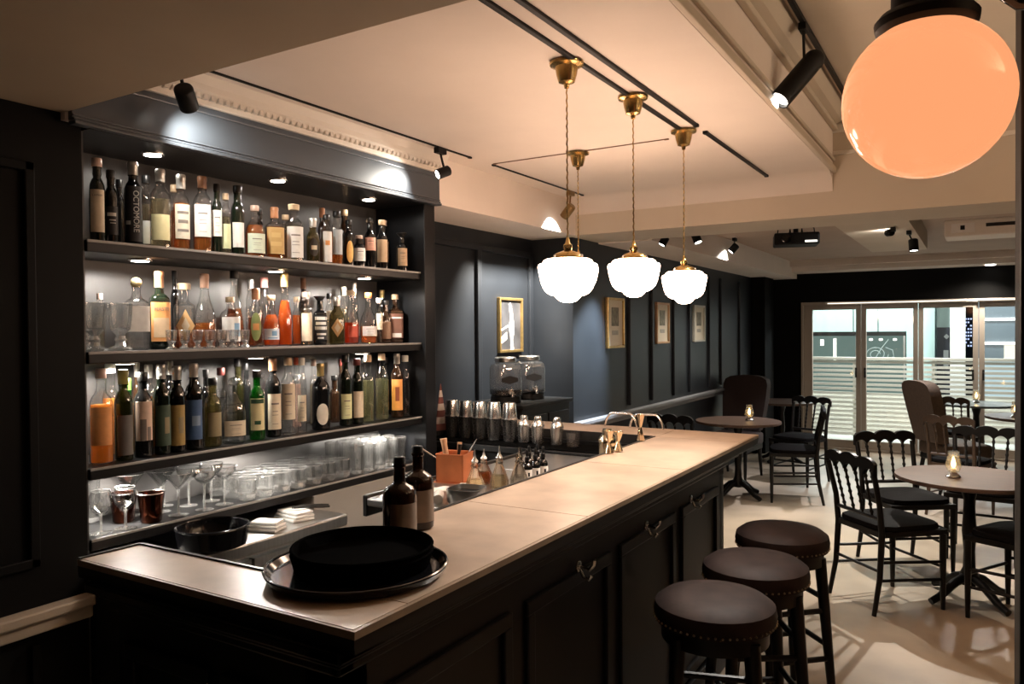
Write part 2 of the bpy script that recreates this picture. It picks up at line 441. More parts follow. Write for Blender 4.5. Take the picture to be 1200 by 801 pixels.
# dark post at the right edge
struct('trim_14', MB().box(.068, .30, 1.75, 2.0, 0, 2.92, .004), BLACK)
p = thing('ceiling_pipe', 'black bent pipe beside the dark post at the top right corner', 'pipe', (.05, 1.7, 2.2))
MB().tube([(-.012, .02, .72), (-.012, .02, .08), (-.006, .02, .045), (.015, .022, .025), (.06, .03, .02)], .017, 12).build('elbow', BLACKG, p)
MB().lathe([(.02, .06), (.023, .065), (.023, .10), (.02, .105)], 14, (-.012, .02, 0)).build('collar', BLACK, p)

# glazed folding doors
XS = [(-2.03, -1.318), (-1.318, -.653), (-.653, .003), (.003, .66), (.66, 1.55)]
GX = [(-1.921, -1.379), (-1.256, -.71), (-.595, -.059), (.066, .56), (.76, 1.45)]
for i, ((a, b), (g0, g1)) in enumerate(zip(XS, GX)):
    m = MB()
    m.box(a + .003, g0, 11.0, 11.055, .03, 1.93, .004).box(g1, b - .003, 11.0, 11.055, .03, 1.93, .004)
    m.box(g0, g1, 11.0, 11.055, 1.865, 1.93, .004).box(g0, g1, 11.0, 11.055, .03, .135, .004)
    f = m.build('door_%d' % (i + 1), FRAMEW, None, False); f['kind'] = 'structure'
    MB().box(g0 - .01, g1 + .01, 11.02, 11.03, .13, 1.87).build('pane', WINDOWG, f, False)
    if i != 4:
        hx = b - .06 if i % 2 == 0 else a + .05
        h = MB().box(hx - .012, hx + .012, 10.985, 11.0, .97, 1.10, .003)
        h.tube([(hx, 10.99, 1.06), (hx, 10.955, 1.06), (hx, 10.955, .99)], .008, 8)
        h.build('handle', EDGE, f)
        MB().box(hx - .012, hx + .012, 10.985, 11.0, .16, .24, .003).build('floor_bolt', EDGE, f, False)
m = MB().box(-2.06, 1.58, 10.97, 11.01, 1.93, 1.97, .004).box(-2.06, -2.03, 10.97, 11.06, 0, 1.93, .004).box(-2.05, 1.58, 10.97, 11.06, 0, .028, .004)
struct('trim_15', m, FRAMEW)
m = MB().box(-1.72, -.12, 10.95, 10.968, 1.945, 1.953).box(.0, .5, 10.95, 10.968, 1.945, 1.953)
struct('trim_16', m, em('lit strip along the door head', (1, .92, .8), 2.2))

# ---------------------------------------------------------------- outside the doors
o = struct('floor_terrace', MB().box(-6, 6, 11.12, 12.9, -.12, 0), PAVE)
t = thing('balcony_railing', 'cream slatted balcony railing outside the glazed doors', 'railing', (0, 11.8, 0))
m = MB()
for k in range(17): m.box(-3.2, 3.2, -.012, .012, .11 + k * .0635, .145 + k * .0635)
m.build('slats', SLAT, t, False)
MB().box(-3.2, 3.2, -.03, .03, 1.17, 1.21, .004).build('top_rail', SLAT, t, False)
for x in (-2.9, -1.50, -.52, .55, 1.6, 2.7): MB().box(x - .02, x + .02, .012, .045, 0, 1.18).build('post', SLAT, t, False)
o = MB().box(-6, 6, 12.75, 12.9, 0, .62).build('parapet_wall', SLAT, None, False)
tag(o, 'low pale parapet wall behind the slatted balcony railing', 'wall')
# building across the street
t = thing('office_building', 'pale green clad building with shop windows across the street', 'building', (0, 16, -4))
MB().box(-9, -1.08, 0, .3, 5.55, 9, ).build('upper_cladding', FACADE, t, False)
m = MB()
for x in (-3.6, -2.95, -2.05, -1.62): m.box(x - .008, x + .008, -.006, 0, 5.55, 9)
m.build('cladding_joints', EDGE, t, False)
MB().box(-1.14, -.68, -.02, .3, 3.0, 9).build('corner_cladding', FACADE, t, False)
SHOPG = em('lit shop window', (.30, .42, .37), .62)
MB().box(-9, -1.16, .12, .2, 3.0, 5.55).build('shop_window', SHOPG, t, False)
MB().box(-9, -1.16, .02, .12, 5.47, 5.55).build('window_head', EDGE, t, False)
m = MB()
for x in (-3.4, -2.0, -1.18): m.box(x - .015, x + .015, .02, .12, 3.0, 5.5)
m.build('mullions', STEEL, t, False)
LITE = em('lit shop lights', (1, .96, .85), 3.)
m = MB()
for x in (-1.92, -1.75, -1.58, -1.34): m.lathe([(.0, -.025), (.035, -.015), (.035, .015), (0, .025)], 8, (x, .06, 5.40))
m.box(-2.42, -2.37, .08, .11, 5.0, 5.42).box(-2.66, -2.60, .08, .11, 5.28, 5.4)
m.build('shop_lights', LITE, t)
sw = []
for k in range(60):
    a = 4 * PI * k / 59; r = .06 + .13 * k / 59
    sw.append((-1.66 + r * math.cos(a) * 1.1, .08, 5.12 + r * math.sin(a) * .9))
MB().tube(sw, .008, 5).tube([(-1.86, .08, 4.9), (-1.7, .08, 5.0), (-1.56, .08, 5.25), (-1.45, .08, 5.4)], .008, 5).tube([(-1.5, .08, 5.25), (-1.38, .08, 5.2), (-1.36, .08, 5.08), (-1.5, .08, 4.98)], .008, 5).build('scroll_emblem', pm('etched glass grey', (.42, .5, .47), .6), t)
MB().box(-.68, -.40, .35, .5, 3.0, 9).build('recess_wall', FACADE, t, False)
MB().box(-.66, -.42, .25, .35, 4.2, 5.62).build('dark_window', TOWER, t, False)
m = MB().lathe([(0, -.05), (.05, 0), (0, .05)], 8, (-.5, .2, 5.45)).box(-.55, -.47, .22, .25, 4.9, 5.2)
m.build('window_reflections', em('glowing window reflection', (.7, .75, .7), .5), t)  # reflections in the dark window, put in as faintly glowing shapes
o = MB().box(-.42, -.19, 15.3, 15.6, -4, 5).build('street_column', COLUMNW, None, False)
tag(o, 'tall white stone column outside the third glazed door', 'column')
t = thing('city_tower', 'dark night tower with rows of small bluish lit windows', 'building', (0, 24, -12))
MB().box(-.45, .0, 0, 2, 0, 22).build('wall', TOWER, t, False)
m = MB()
for k in range(9):
    for q in range(3):
        if (k * 7 + q * 3) % 5: m.box(-.31 + q * .06, -.27 + q * .06, -.02, 0, 13.10 + k * .09, 13.14 + k * .09)
m.build('lit_windows', em('bluish lit windows', (.55, .65, 1.), 1.6), t, False)
t = thing('neighbour_building', 'grey office front with two long bright light bands, right of the column', 'building', (0, 15, -4))
MB().box(-.04, 6, 0, .3, 0, 9).build('wall', GREYF, t, False)
for z in (5.745, 5.35): MB().box(.08, 5.9, -.04, 0, z - .02, z + .025).build('light_band', em('office light band', (1, 1, .96), 3.5), t, False)
MB().box(.36, 1.0, -.03, 0, 5.1, 5.32).build('lit_window', em('warm lit office', (1, .92, .75), 1.6), t, False)
MB().box(-.02, 6, -.03, 0, 4.15, 5.05).build('bright_band', em('lit lower office floor', (.75, .95, 1.), .9), t, False)
point_light('facade_fill_light', (-2.2, 13.6, 3.4), W_OUT * 1.3, (.93, 1., .98), .3)  # added light without a fixture, brightens the facade opposite
point_light('facade_fill_light', (.6, 13.4, 3.2), W_OUT * .8, (.86, .97, 1.), .3)  # second added light for the buildings opposite
point_light('railing_fill_light', (-.9, 11.35, 2.55), W_OUT * .55, (1., .97, .9), .2)  # added light without a fixture, brightens the front of the railing slats
# ================================================================ back bar shelving
bb = thing('back_bar_shelving', 'built-in dark back bar with four lit shelves of bottles and glasses', 'shelving', (0, 0, 0))
MB().box(-2.84, -2.80, 1.43, 3.27, .0, 2.30).build('back_panel', BACKP, bb, False)
MB().box(-2.84, -2.47, 3.20, 3.29, 0, 2.30, .004).build('side_panel', CAB, bb, False)
MB().box(-2.84, -2.51, 1.426, 1.436, 0, 2.30).build('side_panel', BACKP, bb, False)
MB().box(-2.84, -2.46, 1.43, 3.29, 2.283, 2.31).build('top_panel', CAB, bb, False)
m = MB().box(-2.475, -2.452, 1.37, 3.31, 2.30, 2.455)
m.box(-2.475, -2.436, 1.37, 3.31, 2.285, 2.298, .003).box(-2.475, -2.443, 1.37, 3.31, 2.300, 2.308, .002).box(-2.475, -2.446, 1.37, 3.31, 2.312, 2.318, .002)
m.box(-2.475, -2.445, 1.37, 3.31, 2.43, 2.455, .004)
m.build('valance', VAL, bb, False)
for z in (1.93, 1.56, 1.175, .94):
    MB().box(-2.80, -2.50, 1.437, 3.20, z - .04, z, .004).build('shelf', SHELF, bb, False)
    MB().box(-2.5005, -2.496, 1.437, 3.20, z - .008, z + .001, .001).build('painted_edge_light', pm('pale grey edge highlight', (.30, .29, .28), .35, noise=.2, scale=20), bb, False)  # added pale strip, paints the bright line of downlight along the shelf edge
MB().box(-2.80, -2.49, 2.42, 3.20, 0, .90, .003).build('lower_panel', pm('pale grey kick panel', (.33, .31, .28), .4, noise=.2, scale=3), bb, False)
for z, ys in ((2.283, (1.745, 2.337, 2.918)), (1.89, (1.69, 2.318, 2.88)), (1.52, (1.627, 2.206, 2.855)), (1.135, (1.60, 2.218, 2.95))):
    for y in ys:
        d = MB().lathe([(.040, z - .008), (.042, z - .004), (.042, z)], 18, (-2.60, y, 0)).build('downlight', CHROME, bb)
        MB().lathe([(.030, z - .0095), (.030, z - .008)], 16, (-2.60, y, 0)).build('lens', DOWNE, d)
        spot_light('downlight_glow', (-2.60, y, z - .014), (-2.61, y, 0), W_SHELF * (.16 if z > 2 else 1.7 if z < 1.2 else 1.), 172, .25, (1., .93, .84), .025, bb)

# under counter fridge with a steel worktop
fr = thing('undercounter_fridge', 'steel topped glass door fridge under the lowest shelf', 'fridge', (0, 0, 0))
MB().box(-2.795, -2.33, 1.45, 2.40, .02, .80, .004).build('body', STEEL, fr, False)
MB().box(-2.796, -2.285, 1.44, 2.415, .80, .85, .008).build('worktop', STEEL, fr, False)
for y0, y1 in ((1.47, 1.92), (1.935, 2.385)):
    d = MB().box(-2.33, -2.30, y0, y0 + .04, .08, .78).box(-2.33, -2.30, y1 - .04, y1, .08, .78).box(-2.33, -2.30, y0 + .04, y1 - .04, .08, .12).box(-2.33, -2.30, y0 + .04, y1 - .04, .74, .78).build('door', STEEL, fr, False)
    MB().box(-2.322, -2.312, y0 + .04, y1 - .04, .12, .74).build('glass', BLACKG, d, False)
    MB().tube([(-2.30, y1 - .02, .70), (-2.275, y1 - .02, .70), (-2.275, y1 - .02, .40), (-2.30, y1 - .02, .40)], .007, 8).build('handle', STEEL, d)
t = thing('ice_bowl', 'black shiny round bowl on the steel worktop under the shelves', 'bowl', (-2.362, 1.80, .85))
MB().lathe([(.095, 0), (.118, .010), (.123, .045), (.126, .075), (.121, .075), (.116, .045), (.10, .018), (0, .014)], 28).build('basin', BLACKG, t)
MB().tube([(.1235 * math.cos(a), .1235 * math.sin(a), .075) for a in [2 * PI * k / 28 for k in range(28)]], .005, 8, True).build('rim', BLACKG, t)
def folded(name, label, x, y, z, rz, sx, sy, n=3, mat=CLOTH, grp=None):
    m = MB()
    for k in range(n):
        m.rbox((.004 * (k % 2), .003 * k, .006 + k * .012), (sx - .01 * k, sy - .008 * k, .011), .05 * k, bev=.004)
    o = m.build(name, mat); o.location = (x, y, z); o.rotation_euler.z = rz
    return tag(o, label, 'cloth', grp)
folded('bar_cloth', 'folded white cloth on the steel worktop beside the black bowl', -2.38, 2.06, .85, .3, .13, .09)
folded('bar_cloth', 'folded white cloth under the tongs at the far end of the steel worktop', -2.42, 2.24, .85, -.2, .15, .10)
t = thing('ice_tongs', 'dark ice tongs lying on a folded cloth on the steel worktop', 'tongs', (-2.42, 2.23, .889), .9)
for s in (-1, 1): MB().tube([(0, 0, .008), (.05, s * .012, .01), (.12, s * .018, .006), (.15, s * .012, .004)], .005, 8).build('arm', EDGE, t)

# ================================================================ the bar
bc = thing('bar_counter', 'long black panelled bar front with crown moulding below the worktop', 'bar counter', (0, 0, 0))
m = MB().box(-1.16, -1.06, 1.10, 3.68, 0, 1.035)
for y0, y1 in ((1.16, 1.72), (1.80, 2.36), (2.44, 3.0), (3.08, 3.60)):
    for a, b, c, d in ((y0, y1, .14, .18), (y0, y1, .84, .88)): m.box(-1.062, -1.046, a, b, c, d, .004)
    for y in (y0, y1 - .04): m.box(-1.062, -1.046, y, y + .04, .18, .84, .004)
m.build('front_panel', BARB, bc, False)
m = MB().box(-1.80, -1.06, 1.10, 1.17, 0, 1.035)
for x0, x1 in ((-1.76, -1.45), (-1.41, -1.10)):
    for a, b in ((.14, .18), (.84, .88)): m.box(x0, x1, 1.085, 1.102, a, b, .004)
    for x in (x0, x1 - .04): m.box(x, x + .04, 1.085, 1.102, .18, .84, .004)
m.build('end_panel', BARB, bc, False)
m = MB().box(-2.86, -1.06, 3.66, 3.72, 0, 1.035)
m.build('rear_panel', BARB, bc, False)
m = MB()
for x, z0, z1 in ((-1.045, .955, .985), (-1.02, .985, 1.012), (-.985, 1.012, 1.036)):
    m.box(-1.07, x, 1.09 - (x + 1.06), 3.70 + (x + 1.06) * 4, z0, z1, .006)
    m.box(-1.80, x, 1.09 - (x + 1.06), 1.12, z0, z1, .006)
m.build('crown_moulding', BARB, bc, False)
MB().box(-1.07, -1.035, 1.075, 3.69, 0, .12, .006).box(-1.80, -1.035, 1.075, 1.11, 0, .12, .006).build('plinth', BARB, bc, False)
for y in (2.10, 2.66, 3.173):
    h = MB().lathe([(.017, 0), (.017, .006), (.009, .01)], 12, M=Matrix.Rotation(PI / 2, 3, 'Y')).tube([(.006, 0, 0), (.04, 0, -.006), (.055, 0, .012), (.056, 0, .026)], .006, 8).tube([(.006, 0, -.004), (.02, 0, -.03), (.038, 0, -.036), (.046, 0, -.024)], .005, 8)
    h.xf(Matrix.Translation((-1.046, y, .90)))
    h.build('purse_hook', CHROME, bc)

bt = thing('bar_worktop', 'tan marbled U-shaped bar worktop with dark edging', 'worktop', (0, 0, 0))
def slab(poly): MB().prism(poly, 1.045, 1.08, 'z').build('worktop_slab', TOP, bt, False)
g = .0018
slab([(-1.84, 1.035), (-.97, 1.035), (-.97, 1.19 - g), (-1.30, 1.19 - g), (-1.36, 1.188), (-1.832, 1.178)])
slab([(-1.30, 1.19 + g), (-.97, 1.19 + g), (-.97, 2.012 - g), (-1.392, 2.006 - g), (-1.392, 1.26)])
slab([(-1.392, 2.006 + g), (-.97, 2.012 + g), (-.97, 2.86 - g), (-1.392, 2.85 - g)])
slab([(-1.392, 2.85 + g), (-.97, 2.86 + g), (-.97, 3.685 - g), (-1.392, 3.685 - g)])
slab([(-1.392 + g, 3.685 + g), (-.97, 3.685 + g), (-.97, 4.0), (-1.392 + g, 4.0)])
slab([(-2.86, 3.685), (-1.392 - g, 3.685), (-1.392 - g, 4.0), (-2.86, 4.0)])
m = MB().box(-1.848, -.96, 1.028, 1.035, 1.064, 1.079).box(-.97, -.96, 1.035, 4.0, 1.064, 1.079).box(-2.86, -.96, 4.0, 4.008, 1.064, 1.079)
m.build('edge_moulding', TOPE, bt, False)
m = MB().box(-1.848, -.962, 1.030, 1.18, 1.036, 1.045).box(-1.39, -.962, 1.18, 4.004, 1.036, 1.045).box(-2.86, -1.39, 3.69, 4.004, 1.036, 1.045)
m.box(-1.848, -.962, 1.029, 1.034, 1.045, 1.064).box(-.969, -.962, 1.034, 4.0, 1.045, 1.064).box(-2.86, -.962, 4.001, 4.006, 1.045, 1.064)
m.build('under_board', BARB, bt, False)
m = MB().prism([(-1.848, 1.03), (-1.84, 1.03), (-1.832, 1.178), (-1.36, 1.188), (-1.30, 1.19), (-1.392, 1.26), (-1.392, 3.685), (-2.86, 3.685), (-2.86, 3.675), (-1.402, 3.675), (-1.402, 1.255), (-1.345, 1.20), (-1.36, 1.197), (-1.84, 1.187)], 1.036, 1.084, 'z')
m.build('inner_edging', EDGE, bt, False)

# working station behind the bar
st = thing('bar_station', 'steel work station behind the bar at knee height of the bottles', 'work station', (0, 0, 0))
st['label'] = 'steel work station directly behind the long bar top'
m = MB().box(-1.95, -1.41, 2.16, 3.40, .97, 1.0, .006)
m.build('steel_top', STEEL, st, False)
MB().box(-1.90, -1.44, 2.20, 3.36, .1, .97).build('body', STEEL, st, False)
MB().box(-1.97, -1.95, 2.16, 3.40, .93, 1.01, .004).build('speed_rail', EDGE, st, False)
MB().box(-1.80, -1.55, 2.90, 3.30, 1.0, 1.006, .002).build('ice_well_lid', STEEL, st, False)
lg = thing('rear_ledge', 'black ledge in front of the far bar wing, carrying the steel shakers', 'ledge', (0, 0, 0))
MB().box(-2.79, -1.415, 3.41, 3.66, .98, 1.012, .004).build('shelf_board', BLACK, lg, False)
MB().box(-2.77, -1.45, 3.43, 3.64, 1.012, 1.02, .003).build('rubber_mat', RUBBER, lg, False)
MB().box(-2.75, -1.45, 3.50, 3.64, 0, .98).build('support', BARB, lg, False)

# ---------------------------------------------------------------- trays and bottles on the bar
t = thing('serving_tray', 'wide flat black round tray under the tray stack on the bar corner', 'tray', (-1.19, 1.285, 1.081))
MB().lathe([(.18, 0), (.196, .006), (.203, .020), (.198, .021), (.185, .008), (0, .006)], 48).build('disc', BLACKG, t)
MB().tube([(.2 * math.cos(a), .2 * math.sin(a), .02) for a in [2 * PI * k / 48 for k in range(48)]], .004, 8, True).build('rim', BLACKG, t)
def tray(label, z):
    t = thing('bar_tray', label, 'tray', (-1.20, 1.315, z), 0, 'nested black bar trays')
    MB().lathe([(.145, 0), (.153, .004), (.160, .034), (.156, .034), (.149, .010), (0, .008)], 44).build('pan', RUBBER, t)
    MB().tube([(.158 * math.cos(a), .158 * math.sin(a), .034) for a in [2 * PI * k / 44 for k in range(44)]], .0035, 6, True).build('rim', RUBBER, t)
for k, n in enumerate(('lower deep black tray of the two stacked on the wide flat tray', 'topmost deep black tray of the stack on the bar corner')):
    tray(n, 1.0885 + k * .0125)
APO = pm('dark amber apothecary glass', (.022, .009, .005), .12, noise=.2)
GREYL = pm('dull kraft label', (.27, .2, .15), .7, noise=.3, scale=20)
def apo(label, x, y, rz, h):
    t = thing('apothecary_bottle', label, 'bottle', (x, y, 1.081), rz, 'dark bottles on the bar')
    k = h / .215
    MB().lathe([(.036, 0), (.042, .004), (.0435, .02), (.0435, .118 * k), (.041, .132 * k), (.034, .142 * k), (.020, .149 * k), (.0155, .156 * k), (.0145, .19 * k), (.0175, .193 * k), (.0175, .199 * k), (.012, .2 * k)], 28).build('glass', APO, t)
    MB().patch(.0436, .022, .105 * k, -.95, .95).build('label', GREYL, t)
    MB().lathe([(.011, .195 * k), (.0145, .2 * k), (.0145, .215 * k), (.013, .217 * k), (0, .217 * k)], 16).build('stopper', BLACK, t)
apo('dark apothecary bottle with a dull label, left of the pair behind the trays', -1.262, 1.522, R(-30), .218)
apo('dark apothecary bottle with a dull label, right of the pair behind the trays', -1.318, 1.668, R(-35), .222)

# ---------------------------------------------------------------- things on the work station
t = thing('utensil_box', 'open copper box of bar tools on the work station', 'box', (-1.86, 2.60, 1.0), R(12))
m = MB()
for a in ((-.06, -.056, -.055, .055), (.056, .06, -.055, .055), (-.06, .06, -.055, -.051), (-.06, .06, .051, .055)): m.box(*a, .0, .115)
m.box(-.06, .06, -.055, .055, 0, .004).build('walls', COPPER, t, False)
MB().tube([(-.06, -.055, .115), (.06, -.055, .115), (.06, .055, .115), (-.06, .055, .115)], .003, 6, True).build('rim', COPPER, t)
MB().box(-.075, .075, -.07, .07, -.0005, .0005).build('base_flange', COPPER, t, False)
def tool(name, label, pts, r, mat, cat='bar tool', g=None):
    o = MB().tube(pts, r, 8).build(name, mat); tag(o, label, cat, g); return o
WOOD = pm('pale muddler wood', (.62, .36, .2), .6, noise=.3, scale=30)
tool('muddler', 'thick pale wooden muddler standing in the copper box', [(-1.88, 2.585, 1.01), (-1.885, 2.58, 1.08), (-1.892, 2.572, 1.15), (-1.895, 2.57, 1.175)], [.014, .012, .012, .015], WOOD)
tool('bar_spoon', 'steel bar spoon leaning left out of the copper box', [(-1.87, 2.595, 1.012), (-1.93, 2.57, 1.09), (-1.985, 2.55, 1.125), (-2.01, 2.54, 1.135), (-2.03, 2.53, 1.137)], [.003, .003, .004, .010, .006], CHROME)
tool('peeler', 'dark handled peeler standing in the copper box', [(-1.85, 2.60, 1.01), (-1.845, 2.605, 1.10), (-1.84, 2.61, 1.15)], [.006, .006, .009], EDGE)
tool('tweezers', 'long steel tweezers leaning right out of the copper box', [(-1.84, 2.605, 1.01), (-1.82, 2.63, 1.10), (-1.79, 2.66, 1.17)], [.004, .004, .0015], CHROME)
tool('strainer_handle', 'wooden handled tool in the middle of the copper box', [(-1.86, 2.62, 1.01), (-1.858, 2.625, 1.1), (-1.855, 2.63, 1.155)], [.007, .006, .01], WOOD)
DASHG = cutglass('crystal bitters glass', (.97, .93, .86), .35)
def dasher(label, x, y, h, fill, rz=0):
    t = thing('bitters_bottle', label, 'bottle', (x, y, 1.001), rz, 'crystal bitters bottles on the work station')
    k = h / .165
    MB().lathe([(.024, 0, 3), (.033, .006 * k, 3), (.034, .03 * k, 3), (.028, .055 * k, 2.4), (.019, .082 * k), (.013, .096 * k), (.016, .105 * k), (.0125, .111 * k), (.012, .118 * k)], 12, wob=(6, .05)).build('bottle', DASHG, t, True, None, 20)
    if fill: MB().lathe([(.02, .006 * k), (.026, .01 * k), (.026, .03 * k), (.021, .052 * k), (.0, .053 * k)], 12).build('bitters', LIQ[fill], t)
    MB().lathe([(.012, .116 * k), (.014, .122 * k), (.006, .134 * k), (.003, .15 * k), (.0025, .165 * k)], 12).build('dasher_top', STEEL if fill else DASHG, t)
dasher('crystal bitters bottle with a steel dasher, nearest to the bar edge on the left', -1.645, 2.43, .165, 'pale')
dasher('crystal bitters bottle with a pointed dasher, second from the left at the bar edge', -1.60, 2.535, .17, 'pale')
dasher('clear crystal bitters bottle with a round stopper, rightmost of the crystal ones', -1.565, 2.625, .155, None)
dasher('amber crystal bitters bottle standing behind the front pair', -1.715, 2.60, .14, 'darkamber')
k = 0
WL = lab('white')
for i, (x, y, n) in enumerate(((-1.60, 2.75, 'front row, left'), (-1.592, 2.805, 'front row, middle'), (-1.585, 2.86, 'front row, right'), (-1.655, 2.79, 'back row, left'), (-1.648, 2.85, 'back row, middle'), (-1.64, 2.91, 'back row, right'))):
    t = thing('dropper_bottle', 'small black bottle with a white label, %s of six by the crystal' % n, 'bottle', (x, y, 1.0), R(-35), 'small black bitters bottles')
    MB().lathe([(.017, 0), (.0205, .003), (.0205, .055), (.016, .066), (.009, .072), (.008, .082)], 16).build('glass', BOT['blk'], t)
    MB().patch(.0206, .008, .045, -1., 1.).build('label', WL, t)
    MB().patch(.0212, .018, .034, -.25, .15, seg=4).build('label_print', BLACK, t)
    MB().lathe([(.0095, .08), (.0095, .096), (.006, .1), (.007, .118), (.004, .126), (0, .127)], 12).build('cap', BLACK, t)
def sheet(name, label, x, y, z, rz, sx, sy):
    o = MB().rbox((0, 0, .0015), (sx, sy, .003)).build(name, PAPER, None, False); o.location = (x, y, z); o.rotation_euler.z = rz
    tag(o, label, 'paper'); return o
sheet('recipe_sheet', 'white paper sheet lying beside the copper box', -1.73, 2.50, 1.0, .3, .10, .15)
sheet('recipe_card', 'small white card lying nearest the steel corner of the station', -1.80, 2.42, 1.0, -.3, .07, .10)
t = MB()
t.tube([(0, -.05, .018), (0, .05, .018)], .018, 14)
t.tube([(0, -.051, .018), (0, .051, .018)], .012, 14)
o = t.build('rolled_towel', CLOTH); o.location = (-1.68, 2.245, 1.0); o.rotation_euler.z = .6
tag(o, 'rolled white towel on the near end of the work station', 'towel')
t = thing('steel_bin', 'rounded steel container with a dark opening on the near end of the station', 'container', (-1.58, 2.28, 1.0), .2)
MB().lathe([(.055, 0, 3.5), (.062, .01, 3.5), (.066, .055, 3.5), (.062, .055, 3.5), (.057, .012, 3.5), (0, .01)], 24).build('pan', STEEL, t)
MB().lathe([(.054, .012, 3.5), (.057, .038, 3.5), (0, .04)], 24).build('contents', BLACK, t)

# ---------------------------------------------------------------- shakers on the rear ledge
def boston(label, x, y):
    t = thing('cocktail_shaker', label, 'shaker', (x, y, 1.02), 0, 'two-piece steel shakers on the ledge')
    MB().lathe([(.031, 0), (.034, .002), (.044, .118), (.046, .120), (.046, .123), (.042, .122), (.032, .006), (0, .005)], 28).build('lower_tin', CHROME, t)
    MB().lathe([(.041, .112), (.0415, .114), (.034, .205), (.032, .209), (0, .209)], 28).build('upper_tin', CHROME, t)
for i, n in enumerate(('leftmost', 'second from left', 'third from left', 'fourth from left', 'fifth from left')):
    boston('tall two-piece steel shaker, %s in the row on the black ledge' % n, (-2.56, -2.465, -2.37, -2.275, -2.175)[i], 3.555)
def cobbler(label, x, y, z, k=1., g='small cobbler shakers on the ledge', mat=CHROME):
    t = thing('cobbler_shaker', label, 'shaker', (x, y, z), 0, g)
    MB().lathe([(.028 * k, 0), (.031 * k, .003), (.036 * k, .085 * k), (.036 * k, .09 * k), (0, .09 * k)], 24).build('tin', mat, t)
    MB().lathe([(.0365 * k, .086 * k), (.037 * k, .093 * k), (.031 * k, .112 * k), (.021 * k, .122 * k), (0, .122 * k)], 24).build('strainer_top', mat, t)
    MB().lathe([(.020 * k, .12 * k), (.0205 * k, .135 * k), (.017 * k, .145 * k), (0, .147 * k)], 20).build('cap', mat, t)
cobbler('small steel cobbler shaker next to the last tall shaker on the ledge', -2.085, 3.555, 1.02)
cobbler('small steel cobbler shaker in the middle of the three on the ledge', -2.00, 3.555, 1.02)
cobbler('small steel cobbler shaker at the right end of the ledge row', -1.885, 3.555, 1.02)
t = thing('rocks_glass', 'single clear tumbler at the right end of the shaker row', 'glass', (-1.79, 3.55, 1.02))
MB().lathe([(.028, 0), (.033, .003), (.037, .072), (.0355, .072), (.031, .012), (0, .011)], 20).build('tumbler', GLASSW, t)
cobbler('gold toned cobbler shaker on the bar behind the two jiggers', -1.458, 3.24, 1.0, 1.15, None, pm('pale gold steel', (.75, .62, .42), .16, metal=1., noise=.1))
JIG = pm('pale gold jigger metal', (.78, .60, .40), .2, metal=1., noise=.1)
def jigger(label, x, y, z, h):
    t = thing('jigger', label, 'jigger', (x, y, z), 0, 'metal jiggers at the bar edge')
    MB().lathe([(.021, 0), (.0215, .001), (.0065, h * .5), (.006, h * .5)], 22).build('small_cup', JIG, t)
    MB().lathe([(.006, h * .5), (.0065, h * .5), (.0225, h), (.0215, h), (.006, h * .55), (0, h * .55)], 22).build('large_cup', JIG, t)
jigger('short gold double jigger at the bar edge, left of two beside the gold shaker', -1.378, 3.08, 1.085, .095)
jigger('short gold double jigger at the bar edge, right of two beside the gold shaker', -1.362, 3.145, 1.085, .085)
jigger('tall slim gold jigger standing alone at the inner corner of the bar', -1.40, 3.50, 1.085, .125)
t = thing('service_rail', 'looped chrome service rail on the far wing of the bar', 'rail', (0, 0, 0))
for x0, x1 in ((-1.79, -1.60), (-1.64, -1.45)):
    MB().tube([(x0 + (x1 - x0) * (1 - math.cos(a)) / 2, 3.95, 1.08 + .078 * min(1, math.sin(a) * 1.25)) for a in [PI * k / 20 for k in range(21)]], .006, 8).build('loop', CHROME, t)

